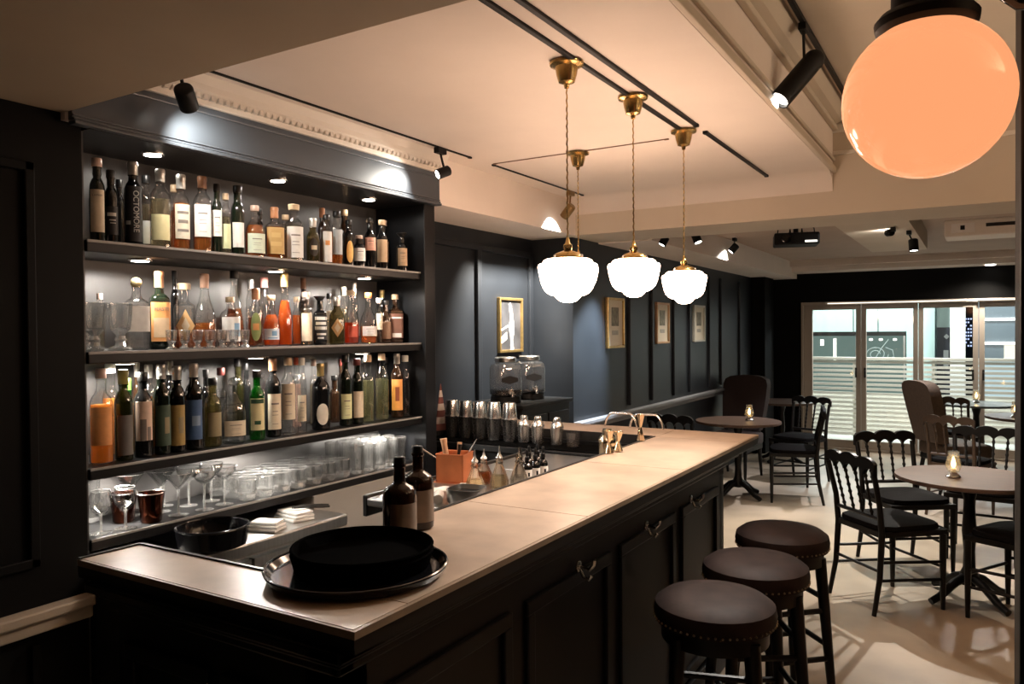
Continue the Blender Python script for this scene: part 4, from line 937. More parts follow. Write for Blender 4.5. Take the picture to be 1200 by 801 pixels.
BOTTLES = """1|F|wine|-2.575|1.519|0.288|0.0246|-29|dkg|-|pinkcap|cream .12 .62|tall dark bottle with a big cream label and pinkish capsule
1|F|wine|-2.575|1.568|0.256|0.0221|-24|blk|-|blk|black .12 .5 script|black bottle with white script on its black label
1|B|wine|-2.715|1.686|0.257|0.0189|-28|blk|-|blk|-|plain black bottle half hidden behind its neighbours
1|F|tube|-2.575|1.650|0.300|0.0304|-24|blk|-|silver|black .05 .7 vert|tall matt black bottle with white vertical lettering
1|B|whisky|-2.715|1.792|0.291|0.0228|-24|clr|pale|blk|silver .1 .4|small clear bottle with a black cap and silvery label
1|F|wine|-2.575|1.757|0.292|0.0362|-35|clr|pale|silver|yellow .1 .42|clear bottle with a silver neck and pale yellow label
1|B|whisky|-2.715|1.912|0.274|0.0202|-37|clr|amber|tan|-|small amber bottle peeping out behind a printed one
1|F|whisky|-2.575|1.843|0.287|0.0306|-22|clr|amber|silver|printed .15 .6|amber bottle with a white printed band on clear glass
1|F|wine|-2.575|1.936|0.296|0.0348|-34|clr|amber|brown|white .2 .62|amber bottle with a large blank white label and brown cap
1|F|wine|-2.575|2.003|0.277|0.0200|-35|dkg|-|blk|white .25 .62|slim dark bottle with a white label
1|F|slim|-2.575|2.044|0.246|0.0185|-22|clr|pale|tan|lime .1 .5|slim clear bottle with a yellow-green label and tan capsule
1|F|wine|-2.575|2.102|0.286|0.0260|-32|dkg|-|blk|white .12 .47|dark wine bottle with a low white label
1|F|decanter|-2.575|2.188|0.217|0.0391|-26|clr|amber|pinkcap|mint .08 .6|squat amber bottle with a ball stopper and mint white label
1|B|wine|-2.715|2.335|0.235|0.0189|-33|blk|-|blk|-|thin dark bottle standing behind the squat amber ones
1|F|square|-2.575|2.293|0.224|0.0383|-31|clr|amber|copper|gold .1 .75 outline|square amber bottle with raised gold outlines and copper stopper
1|B|whisky|-2.715|2.482|0.227|0.0235|-40|clr|amber|tan|-|small amber bottle with a tan cork behind the square one
1|F|whisky|-2.575|2.403|0.250|0.0413|-32|clr|pale|corkwide|white .06 .62|clear bottle with a wide cork and a tall white label
1|F|flask|-2.575|2.515|0.204|0.0290|-29|olive|-|silver|oval .15 .7|olive flask shaped bottle with a dark oval label
1|B|wine|-2.715|2.713|0.288|0.0207|-36|brn|-|copper|-|brown bottle with an orange-brown capsule
1|F|slim|-2.575|2.601|0.230|0.0237|-32|clr|pale|blk|white .05 .75 spot|slim bottle with a tall white label and orange spot
1|F|slim|-2.575|2.667|0.254|0.0260|-34|clr|amber|blk|grey .2 .75|slim amber bottle with a tall grey label
1|B|wine|-2.715|2.866|0.300|0.0299|-45|brn|-|tan|-|dark bottle with a pale tan stopper
1|F|wine|-2.575|2.747|0.223|0.0245|-33|blk|-|blk|orangeoval .08 .55|dark bottle with an orange oval label
1|F|whisky|-2.575|2.818|0.157|0.0311|-36|blk|-|pinkcap|white .2 .6|short black bottle with a small white label
1|F|whisky|-2.575|2.898|0.254|0.0296|-42|blk|-|glassball|salmon .35 .75|black bottle with a salmon label and ball stopper
1|F|whisky|-2.575|2.988|0.252|0.0302|-48|blk|-|tan|tan .15 .7|black bottle with a broad tan label and tan cap
1|B|whisky|-2.715|3.167|0.281|0.0231|-33|blk|-|pinkcap|tan .2 .7|black bottle with a tan label and pale cap set further back
1|F|whisky|-2.575|3.143|0.203|0.0290|-41|blk|-|flare|tan .15 .75|dark bottle with a flared black stopper at the right end
2|B|whisky|-2.735|1.617|0.206|0.0155|-21|clr|pale|pinkcap|-|clear bottle with a pink cork behind the cut glass goblets
2|F|square|-2.630|1.692|0.264|0.0420|-19|clr|clear|brass|white .25 .8|square clear bottle with a brass ball stopper and white label
2|F|square|-2.630|1.784|0.292|0.0368|-23|dkg|-|copper|orange .1 .72 word|square bottle with a full orange label and copper capsule
2|B|wine|-2.735|1.923|0.308|0.0153|-21|blk|-|blk|-|thin black bottle between an orange label and a decanter
2|F|square|-2.630|1.890|0.252|0.0413|-30|clr|amberlow|corkwide|diamondtan .1 .6|square decanter with a tan diamond label and fat cork
2|F|bell|-2.630|1.982|0.294|0.0424|-24|clr|amberlow|salmoncap|-|bell shaped decanter of amber with a salmon capsule
2|F|whisky|-2.630|2.104|0.206|0.0421|-32|clr|clear|tan|white .12 .6 bluemark|clear bottle with a white label and blue mark
2|B|conical|-2.735|2.210|0.325|0.0476|-23|clr|darkamber|blk|-|conical clear decanter with a black stopper and dark spirit
2|B|slim|-2.735|2.296|0.294|0.0206|-25|clr|clear|silver|-|slim clear bottle behind a round label
2|F|whisky|-2.630|2.235|0.247|0.0308|-40|clr|darkamber|copper|ovalgreen .1 .58|dark amber bottle with an oval green and orange label
2|B|slim|-2.735|2.372|0.306|0.0267|-39|clr|clear|rose|-|slim clear bottle with a tall rose capsule
2|F|onion|-2.630|2.318|0.221|0.0371|-38|clr|redorange|tan|whiteblue .1 .55|round red-orange bottle with a white and blue label
2|F|bell|-2.630|2.395|0.322|0.0321|-25|clr|redorange|goldcap|diamondred .3 .8|bell shaped bottle with a gold capsule and red diamond label
2|B|whisky|-2.735|2.563|0.225|0.0217|-36|clr|redorange|tan|-|orange spirit bottle behind two bell shapes
2|F|whisky|-2.630|2.521|0.243|0.0273|-33|clr|pale|pinkcap|cream .08 .65|bottle with a tall cream label and pale cap
2|B|wine|-2.735|2.606|0.315|0.0199|-38|brn|-|brown|-|brown necked bottle rising behind a cream label
2|F|square|-2.630|2.607|0.227|0.0318|-36|blk|-|flare|black .1 .8 rows|square black bottle with rows of white print
2|B|slim|-2.735|2.774|0.248|0.0189|-38|clr|pale|blk|cream .5 .8|slim bottle with a black cap near the black square one
2|F|flask|-2.630|2.718|0.231|0.0368|-39|olive|-|silver|diamondtan .15 .75|wide olive flask with a gold diamond label
2|B|slim|-2.735|2.875|0.286|0.0215|-36|clr|pale|cream|-|tall slim bottle with a cream neck
2|F|onion|-2.630|2.818|0.263|0.0397|-36|clr|redlow|corkwide|redband .1 .35|round decanter with a wide cork, red spirit and red label
2|B|slim|-2.735|2.955|0.312|0.0175|-30|clr|clear|silver|-|thin clear bottle with a long silver top
2|F|onion|-2.630|2.941|0.256|0.0430|-35|clr|amberlow|orange|white .15 .5|onion shaped bottle with an orange cap
2|F|slim|-2.630|3.019|0.232|0.0197|-31|clr|clear|white|cream .3 .7|small slim bottle with a white cap
2|F|flask|-2.630|3.072|0.221|0.0287|-33|brn|-|blk|brownl .1 .5|brown flask with a brown label
2|B|slim|-2.735|3.169|0.282|0.0206|-31|clr|pale|goldcap|-|thin pale bottle with a gold neck
2|F|square|-2.630|3.149|0.255|0.0406|-37|brn|-|tan|brownwhite .1 .7|square brown bottle with a tan cap at the right end
3|F|whisky|-2.575|1.522|0.325|0.0380|-31|clr|orange|pinkcap|orange .2 .6|large orange bottle with an orange label at the left end
3|B|whisky|-2.715|1.640|0.335|0.0280|-18|clr|orange|white|-|tall orange bottle with a white capsule
3|F|wine|-2.575|1.602|0.318|0.0300|-17|green|-|gold|greyl .06 .5|green wine bottle with a dark grey label and gold capsule
3|B|wine|-2.715|1.712|0.278|0.0140|-19|bgreen|-|bgreen|-|bright green necked bottle half hidden
3|F|wine|-2.575|1.676|0.305|0.0322|-25|blk|-|blk|scene .2 .68|black bottle with a cream picture label
3|B|wine|-2.715|1.744|0.335|0.0157|-22|brn|-|silver|-|brown bottle with a silver capsule at the back
3|B|wine|-2.715|1.792|0.326|0.0228|-32|clr|amber|silver|-|amber bottle with a wide silver capsule
3|F|wine|-2.575|1.750|0.330|0.0312|-21|dkg|-|silver|darkgreenl .1 .55|dark wine bottle with a dark green label and silver capsule
3|B|wine|-2.715|1.882|0.335|0.0201|-26|blk|-|silver|-|black bottle with a pale silver capsule at the back
3|F|wine|-2.575|1.814|0.321|0.0302|-32|blk|-|silver|ochre .08 .55|black bottle with an ochre label and silver capsule
3|F|wine|-2.575|1.887|0.328|0.0343|-37|blk|-|silver|blue .12 .58|black bottle with a deep blue label
3|B|wine|-2.715|2.046|0.294|0.0175|-23|blk|-|blk|-|plain black bottle beside a blue label
3|F|whisky|-2.575|1.971|0.267|0.0318|-21|olive|-|blk|olivel .15 .5|stout olive bottle with a dull olive label
3|B|square|-2.715|2.120|0.298|0.0250|-38|clr|clear|darkred|-|clear bottle with a dark square cap
3|F|decanter|-2.575|2.068|0.265|0.0464|-26|clr|clear|clear|cream .12 .35|big clear bottle with a low cream label
3|B|wine|-2.715|2.207|0.334|0.0237|-33|green|-|blk|-|green bottle with a tall black cap
3|B|wine|-2.715|2.252|0.314|0.0185|-38|blk|-|blk|-|black capped bottle behind green glass
3|F|whisky|-2.575|2.188|0.287|0.0320|-36|bgreen|-|blk|yellow .14 .68 word2|bright green bottle with a black cap and yellow label
3|B|whisky|-2.715|2.335|0.266|0.0189|-28|clr|clear|glassball|-|clear bottle with a glass ball stopper
3|F|wine|-2.575|2.274|0.335|0.0327|-26|blk|-|brown|cream .1 .55|black wine bottle with a brown neck and cream label
3|F|wine|-2.575|2.359|0.335|0.0334|-42|clr|clear|tan|cream .2 .68|clear bottle with a tall cream label and clear foot
3|B|wine|-2.715|2.539|0.327|0.0198|-32|clr|pinkl|orangered|-|pale bottle with an orange-red cap
3|F|slim|-2.575|2.438|0.332|0.0208|-43|clr|clear|white|cream .15 .5|slim clear bottle with a white neck and cream label
3|F|whisky|-2.575|2.552|0.301|0.0409|-32|blk|-|goldcap|roundwhite .08 .4|black bottle with a round white label and gold cork
3|B|wine|-2.715|2.646|0.315|0.0183|-38|clr|pale|pinkcap|-|thin pale bottle behind a black one
3|B|square|-2.715|2.783|0.230|0.0231|-30|brn|-|blk|-|brown bottle with a black cap
3|F|wine|-2.575|2.712|0.335|0.0304|-29|dkg|-|blk|limegreen .1 .45|dark bottle with a yellow-green label and long black capsule
3|B|wine|-2.715|2.830|0.308|0.0170|-37|brn|-|darkred|-|brown bottle with a dark red capsule
3|F|wine|-2.575|2.794|0.315|0.0289|-29|dkg|-|darkred|cream .1 .5|dark bottle with a cream label and red-brown cap
3|B|whisky|-2.715|2.991|0.316|0.0198|-42|clr|pale|blk|-|clear bottle with a small black cap
3|F|square|-2.575|2.873|0.329|0.0294|-46|clr|palegreen|tan|-|pale green tinted bottle with a tan cap
3|F|wine|-2.575|2.975|0.335|0.0344|-38|clr|palegreen|tan|-|clear pale green bottle with a tan cork
3|F|wine|-2.575|3.093|0.331|0.0324|-49|brn|-|silver|orangel .12 .6|dark bottle with a bright orange label and silver neck
3|F|whisky|-2.575|3.159|0.319|0.0310|-46|clr|clear|white|-|clear bottle with a white neck at the right end
3|B|wine|-2.715|3.168|0.306|0.0217|-41|blk|-|blk|-|dark bottle in the right back corner"""
SN = {'1': 'top shelf', '2': 'second shelf', '3': 'third shelf'}
for ln in BOTTLES.strip().split('\n'):
    q = ln.split('|')
    bottle(q[0], q[1], q[2], float(q[3]), float(q[4]), float(q[5]), float(q[6]), float(q[7]), q[8], q[9], q[10], q[11],
           q[12] + (', ' if ' on the ' in q[12] or ' at ' in q[12] else ' ') + 'on the ' + SN[q[0]], 'spirit bottles on the ' + SN[q[0]])

# ================================================================ glasses
def rim_ring(t, r, z, th=.0012, n=22):
    MB().tube([(r * math.cos(a), r * math.sin(a), z) for a in [2 * PI * k / n for k in range(n)]], th, 5, True).build('rim', BASEG, t)
def gl_highball(t, r, h, mat):
    MB().lathe([(r * .885, .020), (r * .89, h * .5), (r, h), (r * .93, h), (r * .83, h * .5), (r * .80, .022), (0, .021)], 12).build('tumbler', mat, t, True, None, 20)
    MB().lathe([(r * .80, 0), (r * .88, .004), (r * .885, .020), (0, .0205)], 12, wob=(6, .05)).build('heavy_base', BASEG, t, True, None, 15)
    rim_ring(t, r * .965, h)
def first_then_copies(make, spots):
    base = None
    for (x, y, z, rz, label, grp) in spots:
        if base is None:
            base = make(); base.location = (x, y, z); base.rotation_euler.z = rz
            base['label'] = label
            if grp: base['group'] = grp
        else: dup(base, (x, y, z), rz, label, grp)
def mk_high():
    t = thing('highball_glass', '', 'glass'); gl_highball(t, .034, .138, GLASSW); return t
def mk_rocks():
    t = thing('rocks_glass', '', 'glass'); r = .041
    MB().lathe([(r * .93, .036), (r, .086), (r * .94, .086), (r * .88, .038), (0, .037)], 18).build('tumbler', GLASSW, t, True, None, 20)
    MB().lathe([(r * .78, 0), (r * .86, .004), (r * .90, .018), (r * .96, .026), (r * .93, .036), (0, .0365)], 12, wob=(6, .07)).build('cut_base', BASEG, t, True, None, 12)
    rim_ring(t, r * .97, .086); return t
def mk_coupe():
    t = thing('coupe_glass', '', 'glass')
    MB().lathe([(.034, 0), (.034, .0015), (.006, .006), (.0035, .014), (.0035, .094), (.008, .10), (.026, .112), (.043, .132), (.047, .152), (.046, .152), (.041, .133), (.024, .114), (0, .104)], 22).build('bowl_and_stem', STEMG, t); 
    MB().tube([(.0465 * math.cos(a), .0465 * math.sin(a), .152) for a in [2 * PI * k / 24 for k in range(24)]], .0012, 5, True).build('rim', BASEG, t)
    MB().lathe([(.0345, .0004), (.0345, .0018), (.007, .0065), (.0043, .014), (.0043, 0.090), (.007, 0.100)], 14).build('stem', BASEG, t)
    return t
def mk_martini():
    t = thing('martini_glass', '', 'glass')
    MB().lathe([(.036, 0), (.036, .0015), (.006, .006), (.0035, .014), (.0035, .092), (.006, .097), (.052, .158), (.051, .158), (0, .100)], 24).build('bowl_and_stem', STEMG, t)
    MB().tube([(.0515 * math.cos(a), .0515 * math.sin(a), .158) for a in [2 * PI * k / 24 for k in range(24)]], .0012, 5, True).build('rim', BASEG, t)
    MB().lathe([(.0345, .0004), (.0345, .0018), (.007, .0065), (.0043, .014), (.0043, 0.087), (.007, 0.097)], 14).build('stem', BASEG, t)
    return t
def mk_goblet():
    t = thing('cut_glass_goblet', '', 'glass')
    MB().lathe([(.036, 0, 3), (.036, .008, 3), (.016, .018), (.013, .03), (.018, .04), (.012, .052), (.016, .058), (.033, .075), (.038, .11), (.042, .165), (.0395, .165), (.035, .11), (.028, .08), (0, .068)], 12, wob=(6, .04)).build('bowl_and_foot', GLASSW, t, True, None, 18)
    MB().lathe([(.0365, .0005, 3), (.0365, .0085, 3), (.0175, .018), (.0145, .03), (.0195, .04), (.0135, .052), (.0175, .058), (.03, .072)], 12, wob=(6, .05)).build('cut_stem', BASEG, t, True, None, 12)
    rim_ring(t, .041, .165); return t
def mk_cordial():
    t = thing('cordial_glass', '', 'glass')
    MB().lathe([(.019, 0), (.019, .004), (.010, .010), (.009, .020), (.017, .032), (.0205, .070), (.019, .070), (.015, .034), (0, .026)], 10).build('bowl_and_foot', GLASSW, t, True, None, 20)
    MB().lathe([(.0195, .0005), (.0195, .0045), (.0105, .010), (.0095, .020), (.0165, .031)], 10).build('foot', BASEG, t, True, None, 12)
    rim_ring(t, .020, .070, .001, 16); return t
Z4 = .9406
sp = []
for i in range(5):
    for j in range(3):
        sp.append((-2.545 - j * .085, 2.76 + i * .078 + (.012 if j % 2 else 0), Z4, i * .7 + j, 'tall clear highball tumbler among the crowded ones at the right end of the lowest shelf', 'highball tumblers at the right end'))
first_then_copies(mk_high, sp)
sp = []
for i in range(7):
    for j in range(3):
        sp.append((-2.548 - j * .092, 2.11 + i * .091, Z4, i * .9 + j * .4, 'short cut clear rocks glass among those in the middle of the lowest shelf', 'rocks glasses in the middle'))
first_then_copies(mk_rocks, sp)
GG = 'stemmed glasses on the lowest shelf'
first_then_copies(mk_martini, [
 (-2.70, 1.70, Z4, 0, 'wide martini glass right behind the coppery cups on the lowest shelf', GG),
 (-2.555, 1.80, Z4, 0, 'martini glass in front, second stemmed glass to the right of the coppery cups', GG),
 (-2.66, 1.80, Z4, 0, 'martini glass in the second rank, to the right of the coppery cups', GG),
 (-2.743, 1.868, Z4, 0, 'martini glass at the back, nearest the rocks glasses', GG)])
first_then_copies(mk_coupe, [
 (-2.545, 1.905, Z4, 0, 'coupe glass in front, middle of the stemmed glasses', GG),
 (-2.66, 1.92, Z4, 0, 'coupe glass in the second rank, middle of the stemmed glasses', GG),
 (-2.555, 2.005, Z4, 0, 'coupe glass in front, next to the first rocks glasses', GG),
 (-2.655, 2.02, Z4, 0, 'coupe glass in the second rank, next to the first rocks glasses', GG)])
def mk_left_high():
    t = thing('highball_glass', '', 'glass'); gl_highball(t, .036, .165, GLASSW); return t
first_then_copies(mk_left_high, [
 (-2.70, 1.49, Z4, 0, 'tall clear tumbler in the left back corner of the lowest shelf', 'tall tumblers at the left end'),
 (-2.745, 1.575, Z4, .4, 'tall clear tumbler behind the stemmed glass at the left end of the lowest shelf', 'tall tumblers at the left end')])
def mk_wine():
    t = thing('stemmed_glass', '', 'glass')
    MB().lathe([(.036, 0), (.036, .0015), (.007, .007), (.0038, .016), (.0045, .058), (.018, .068), (.034, .09), (.037, .115), (.032, .145), (.0312, .145), (.0358, .115), (.032, .09), (0, .068)], 20).build('bowl_and_stem', STEMG, t)
    MB().tube([(.0315 * math.cos(a), .0315 * math.sin(a), .145) for a in [2 * PI * k / 20 for k in range(20)]], .0011, 5, True).build('rim', BASEG, t)
    MB().lathe([(.0345, .0004), (.0345, .0018), (.007, .0065), (.0043, .014), (.0043, 0.056), (.007, 0.066)], 14).build('stem', BASEG, t)
    return t
first_then_copies(mk_wine, [
 (-2.555, 1.503, Z4, 0, 'short stemmed glass at the left front corner of the lowest shelf', GG),
 (-2.545, 1.585, Z4, 0, 'short stemmed glass standing right in front of the coppery cups', GG)])
JUL = pm('dark copper cup', (.085, .024, .012), .16, metal=1., noise=.35, scale=9)
def cup(label, x, y):
    t = thing('copper_cup', label, 'cup', (x, y, Z4), 0, 'coppery cups on the lowest shelf')
    MB().lathe([(.032, 0), (.036, .004), (.040, .05), (.047, .105), (.0455, .105), (.038, .05), (.034, .01), (0, .009)], 24).build('cup_body', JUL, t)
    MB().tube([(.0465 * math.cos(a), .0465 * math.sin(a), .105) for a in [2 * PI * k / 28 for k in range(28)]], .002, 6, True).build('rolled_rim', CHROME, t)
cup('dark coppery cup with a bright rim, left of the pair on the lowest shelf', -2.645, 1.64)
cup('dark coppery cup with a bright rim, right of the pair on the lowest shelf', -2.556, 1.69)
Z2 = 1.5606
first_then_copies(mk_goblet, [
 (-2.56, 1.495, Z2, 0, 'cut glass goblet at the left end of the second shelf, in front', 'cut glass goblets'),
 (-2.655, 1.52, Z2, .3, 'cut glass goblet at the left end of the second shelf, at the back', 'cut glass goblets'),
 (-2.565, 1.588, Z2, .5, 'cut glass goblet right next to the square bottle with the brass ball', 'cut glass goblets')])
first_then_copies(mk_cordial, [(-2.526, y, Z2, i * .6, 'tiny footed cordial glass, %s from the left along the front edge of the second shelf' % n, 'cordial glasses along the shelf edge') for i, (y, n) in enumerate(((1.76, 'first'), (1.815, 'second'), (1.87, 'third'), (1.925, 'fourth'), (1.98, 'fifth'), (2.035, 'sixth'), (2.09, 'seventh')))])

# ================================================================ furniture
def make_stool(label):
    t = thing('bar_stool', label, 'bar stool', (0, 0, 0), 0, 'round leather bar stools along the bar')
    MB().lathe([(.175, .665), (.192, .668), (.197, .70), (.192, .725), (.165, .745), (.10, .754), (0, .757)], 36).build('seat_cushion', LEATH, t)
    m = MB()
    for k in range(56):
        a = 2 * PI * k / 56; m.lathe([(.0045, -.003), (.003, .002), (0, .0035)], 6, (.1955 * math.cos(a), .1955 * math.sin(a), .678), M=Matrix.Rotation(a, 3, 'Z') @ Matrix.Rotation(PI / 2, 3, 'Y'))
    o = m.build('nailhead_trim', pm('dull nailheads', (.35, .27, .18), .35, metal=1.), t); o['kind'] = 'stuff'
    MB().lathe([(.165, .61), (.172, .61), (.172, .665), (.15, .665)], 32).build('apron', WOODB, t)
    for sx in (-1, 1):
        for sy in (-1, 1):
            m = MB()
            for (z, a, q) in ((0, .145, .017), (.62, .112, .021)): pass
            A = Vector((sx * .150, sy * .150, 0)); B = Vector((sx * .112, sy * .112, .64))
            m.tube([A, A.lerp(B, .33), A.lerp(B, .66), B], [.016, .02, .023, .025], 10).build('leg', WOODB, t)
    for z, q in ((.22, .139), (.42, .127)):
        for s in (-1, 1):
            MB().tube([(-q, s * q, z), (q, s * q, z)], .012, 8).build('stretcher', WOODB, t)
            MB().tube([(s * q, -q, z + .05), (s * q, q, z + .05)], .012, 8).build('stretcher', WOODB, t)
    return t
s0 = make_stool('round brown leather bar stool nearest the camera, beside the bar'); s0.location = (-.74, 2.49, 0); s0.rotation_euler.z = .3
dup(s0, (-.725, 2.965, 0), .55, 'round dark leather bar stool, middle one of the three beside the bar')
dup(s0, (-.735, 3.475, 0), .75, 'round dark leather bar stool, farthest of the three beside the bar')

def bead(p0, p1, r, n=5, seg=10):
    """turned rod with bead rings between two points"""
    p0, p1 = Vector(p0), Vector(p1); L = (p1 - p0).length
    pr = [(r * .8, 0)]
    for k in range(n):
        z = L * (k + .5) / n
        pr += [(r * .75, z - L * .3 / n), (r * 1.25, z), (r * .75, z + L * .3 / n)]
    pr += [(r * .8, L)]
    return MB().lathe(pr, seg, tuple(p0), M=(p1 - p0).to_track_quat('Z', 'Y').to_matrix())
def make_chair(label, wood):
    t = thing('ballroom_chair', label, 'chair', (0, 0, 0), 0, 'turned wood dining chairs')
    m = MB().prism([(-.205, .20), (.205, .20), (.185, -.20), (-.185, -.20)], .425, .455, 'z'); m.build('seat_frame', wood, t, False)
    MB().lathe([(.195, .455, 5), (.20, .465, 5), (.195, .485, 5), (.16, .498, 4), (0, .505)], 28).build('seat_cushion', CUSH, t)
    for s in (-1, 1):
        MB().tube([(s * .19, .185, 0), (s * .19, .185, .10), (s * .19, .185, .25), (s * .19, .185, .43)], [.011, .014, .017, .018], 10).build('leg', wood, t)
        MB().tube([(s * .185, -.245, 0), (s * .18, -.205, .2), (s * .178, -.19, .44), (s * .18, -.205, .6), (s * .188, -.25, .80)], [.012, .015, .017, .015, .014], 10).build('back_post', wood, t)
        MB().tube([(s * .19, .185, .17), (s * .182, -.205, .19)], .009, 8).build('stretcher', wood, t)
        MB().tube([(s * .19, .185, .27), (s * .18, -.20, .29)], .009, 8).build('stretcher', wood, t)
    MB().tube([(-.19, .185, .24), (.19, .185, .24)], .009, 8).build('stretcher', wood, t)
    MB().tube([(-.18, -.205, .24), (.18, -.205, .24)], .009, 8).build('stretcher', wood, t)
    MB().tube([(-.18, -.197, .53), (.18, -.197, .53)], .012, 8).build('lower_rail', wood, t)
    topo, lowo = [], []
    N = 60
    for k in range(N + 1):
        u = k / N; x = -.205 + .41 * u
        a = abs(math.sin(PI * u * 3)) ** .6
        topo.append((x, .838 + .028 * a + .012 * math.sin(PI * u)))
        v = (u * 5.) % 1.
        lowo.append((x, .775 + .038 * math.sin(PI * v) ** .6))
    m = MB(); 
    for (A, B) in zip(range(N), range(1, N + 1)):
        pass
    F = [[m.b.verts.new((x, y, z)) for x, z in topo] for y in (-.012, .012)]; G = [[m.b.verts.new((x, y, z)) for x, z in lowo] for y in (-.012, .012)]
    for k in range(N):
        m.b.faces.new((F[0][k], F[0][k + 1], G[0][k + 1], G[0][k])); m.b.faces.new((F[1][k + 1], F[1][k], G[1][k], G[1][k + 1]))
        m.b.faces.new((F[0][k + 1], F[0][k], F[1][k], F[1][k + 1])); m.b.faces.new((G[0][k], G[0][k + 1], G[1][k + 1], G[1][k]))
    for k in (0, N): m.b.faces.new((F[0][k], F[1][k], G[1][k], G[0][k]))
    m.xf(Matrix.Translation((0, -.252, 0)))
    m.build('top_rail', wood, t, False)
    for k in range(4):
        x = -.205 + .41 * (k + 1) / 5
        bead((x * .9, -.197, .54), (x, -.25, .785), .0092, 6).build('spindle', wood, t)
    return t
c0 = make_chair('black turned-wood chair with its back to the aisle, nearest the bar at the front table', WOODB)
def face(x, y, tx, ty): return math.atan2(ty - y, tx - x) - PI / 2
def put(o, x, y, tx, ty, label=None, first=False):
    if first: o.location = (x, y, 0); o.rotation_euler.z = face(x, y, tx, ty); return o
    return dup(o, (x, y, 0), face(x, y, tx, ty), label)
c0.scale = (1.08, 1.05, 1.02)
put(c0, -.455, 5.05, .05, 5.54, first=True)
put(c0, -.42, 5.82, -.02, 5.25, 'black turned-wood chair standing behind the front table, facing the camera')
put(c0, .22, 5.05, -.05, 5.2, 'black turned-wood chair at the right edge, cut off by the dark post')
put(c0, .03, 6.35, -.05, 5.4, 'black chair on the far side of the front table, behind its candle')
put(c0, -1.50, 7.60, -1.95, 7.5, 'black turned-wood chair before the glazed doors, at the candle table beyond the bar')
put(c0, -1.62, 8.48, -1.95, 7.5, 'black turned-wood chair in the dark behind the table with a candle beyond the bar')
put(c0, -2.22, 6.60, -2.1, 7.3, 'black chair against the dado rail, left of the table beyond the bar')
c1 = make_chair('brown turned-wood chair just right of the high-backed chair', WOODBR)
put(c1, -.13, 7.70, .3, 8.9, first=True)
put(c1, -.20, 9.75, .0, 10.4, 'brown turned-wood chair farthest away, by the table at the doors')
put(c1, .50, 8.12, .45, 9.0, 'brown turned-wood chair beside the dark post, at the second table')

def make_table(label, r, mat, grp='round pedestal tables'):
    t = thing('pedestal_table', label, 'table', (0, 0, 0), 0, grp)
    MB().lathe([(r - .02, .712), (r - .004, .716), (r, .725), (r - .003, .738), (0, .74)], 44).build('table_top', mat, t)
    MB().lathe([(.045, .10), (.052, .16), (.034, .20), (.030, .30), (.040, .42), (.034, .5), (.03, .6), (.05, .68), (.11, .712)], 20).build('pedestal', WOODB, t)
    for k in range(4):
        a = PI / 4 + PI / 2 * k; c, s = math.cos(a), math.sin(a)
        MB().tube([(c * .02, s * .02, .15), (c * .10, s * .10, .12), (c * .20, s * .20, .05), (c * .27, s * .27, .022)], [.028, .026, .022, .02], 10).build('foot', WOODB, t)
    return t
t0 = make_table('round dark table in the front right, carrying a small candle lamp', .40, TABLE); t0.location = (-.045, 5.27, 0)
dup(t0, (-1.98, 7.45, 0), .3, 'round dark table beyond the end of the bar, carrying a candle lamp')
dup(t0, (.45, 9.05, 0), .2, 'round table right of the high-backed chair, cut by the dark post')
dup(t0, (-2.05, 9.7, 0), .4, 'round dark table in the far left corner by the doors')
t1 = make_table('blue-grey topped round table at the glazed doors', .40, TABLEB); t1.location = (-.02, 10.38, 0)
LAMPG = thin('candle lamp glass', (.97, .95, .9), (.6, .55, .45), refl=.8, body=.12, bodycol=(.9, .85, .75))
def candle(label, x, y, z=.7405, k=1.):
    t = thing('candle_lamp', label, 'candle lamp', (x, y, z), 0, 'candle lamps on the tables')
    MB().lathe([(.036, 0), (.040, .004), (.030, .016), (.018, .024), (.020, .03), (.034, .034)], 20).build('foot', CHROME, t)
    MB().lathe([(.030, .034), (.040, .055), (.042, .078), (.034, .105), (.028, .125), (.031, .150), (.030, .150), (.027, .125)], 20).build('glass_chimney', LAMPG, t)
    MB().lathe([(.014, .03), (.015, .05), (0, .052)], 14).build('candle', pm('pale wax', (.8, .7, .5), .6), t)
    MB().lathe([(0, .053), (.008, .060), (.014, .076), (.009, .098), (0, .124)], 12).build('flame', FLAME, t)
    point_light('flame_glow', (0, 0, .085), W_CANDLE, (1., .66, .33), .012, t)
candle('lit candle lamp on the front right table', -.125, 5.20)
candle('lit candle lamp on the table beyond the end of the bar', -1.885, 7.50)
candle('lit candle lamp on the blue-grey table at the glazed doors', -.02, 10.45)
candle('lit candle lamp on the round table next to the dark post', .31, 8.95)

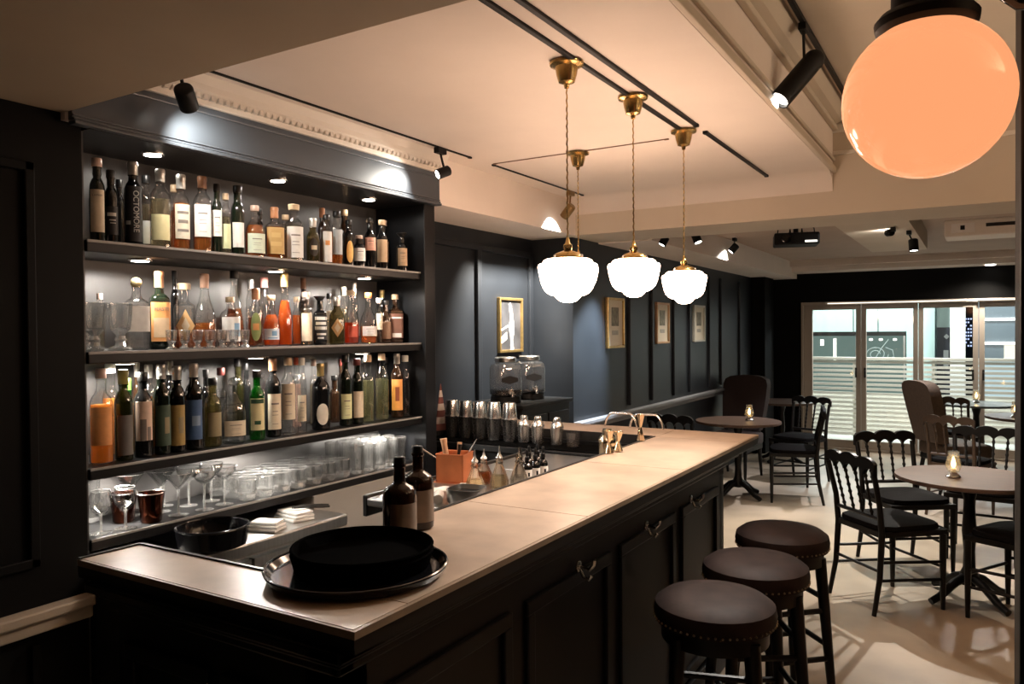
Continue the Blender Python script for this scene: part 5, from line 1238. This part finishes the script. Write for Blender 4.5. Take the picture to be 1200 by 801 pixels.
def make_highback(label, x, y, rz, mat):
    t = thing('upholstered_chair', label, 'chair', (x, y, 0), rz, 'upholstered high-backed chairs')
    prof = [(-.20, .50), (-.225, .60), (-.25, .85), (-.255, 1.0), (-.235, 1.055), (-.18, 1.085), (-.08, 1.10), (.08, 1.10), (.18, 1.085), (.235, 1.055), (.255, 1.0), (.25, .85), (.225, .60), (.20, .50)]
    m = MB().prism(prof, -.06, .05, 'y')
    for v in m.b.verts: v.co.y += -.22 - (v.co.z - .5) * .22
    m.build('backrest', mat, t, True, None, 60)
    MB().box(-.24, .24, -.23, .24, .36, .49, .03).build('seat_cushion', mat, t, True)
    MB().box(-.225, .225, -.22, .225, .31, .365, .005).build('seat_frame', WOODB, t, False)
    for s in (-1, 1):
        MB().tube([(s * .195, .195, .0), (s * .20, .20, .32)], [.014, .022], 10).build('leg', WOODB, t)
        MB().tube([(s * .195, -.26, .0), (s * .195, -.2, .32), (s * .19, -.205, .5)], [.014, .022, .02], 10).build('leg', WOODB, t)
    return t
h0 = make_highback('brown upholstered high-backed chair in front of the glazed doors', -.20, 8.72, R(-58), UPH)
h1 = make_highback('dark brown upholstered high-backed chair in the shadow by the dado rail', -2.28, 8.45, R(172), pm('dark red brown upholstery', (.02, .008, .006), .7, noise=.3, scale=40))

# added wall lamps out of view, put in to brighten the raised ceiling
def added_wall_lamp(label, y):
    t = thing('added_wall_lamp', label, 'wall lamp', (2.5, y, 1.95), 0, 'added wall lamps on the right hand wall')
    MB().lathe([(.05, 0), (.05, .012), (.03, .02)], 20, M=Matrix.Rotation(-PI / 2, 3, 'Y')).build('wall_plate', BRASS, t)
    MB().tube([(-.015, 0, 0), (-.12, 0, -.02), (-.15, 0, .05)], .008, 8).build('arm', BRASS, t)
    MB().lathe([(.03, .05), (.075, .16), (.072, .16), (.028, .056)], 24, (-.15, 0, 0)).build('lamp_shade', BRASS, t)
    spot_light('uplight', (-.15, 0, .13), (-1.2, -.2, 1.), W_SPOT * 2.6, 130, .6, (1., .74, .52), .03, t)
added_wall_lamp('added brass wall lamp on the unseen right wall, nearer one', 2.5)
added_wall_lamp('added brass wall lamp on the unseen right wall, farther one', 4.2)
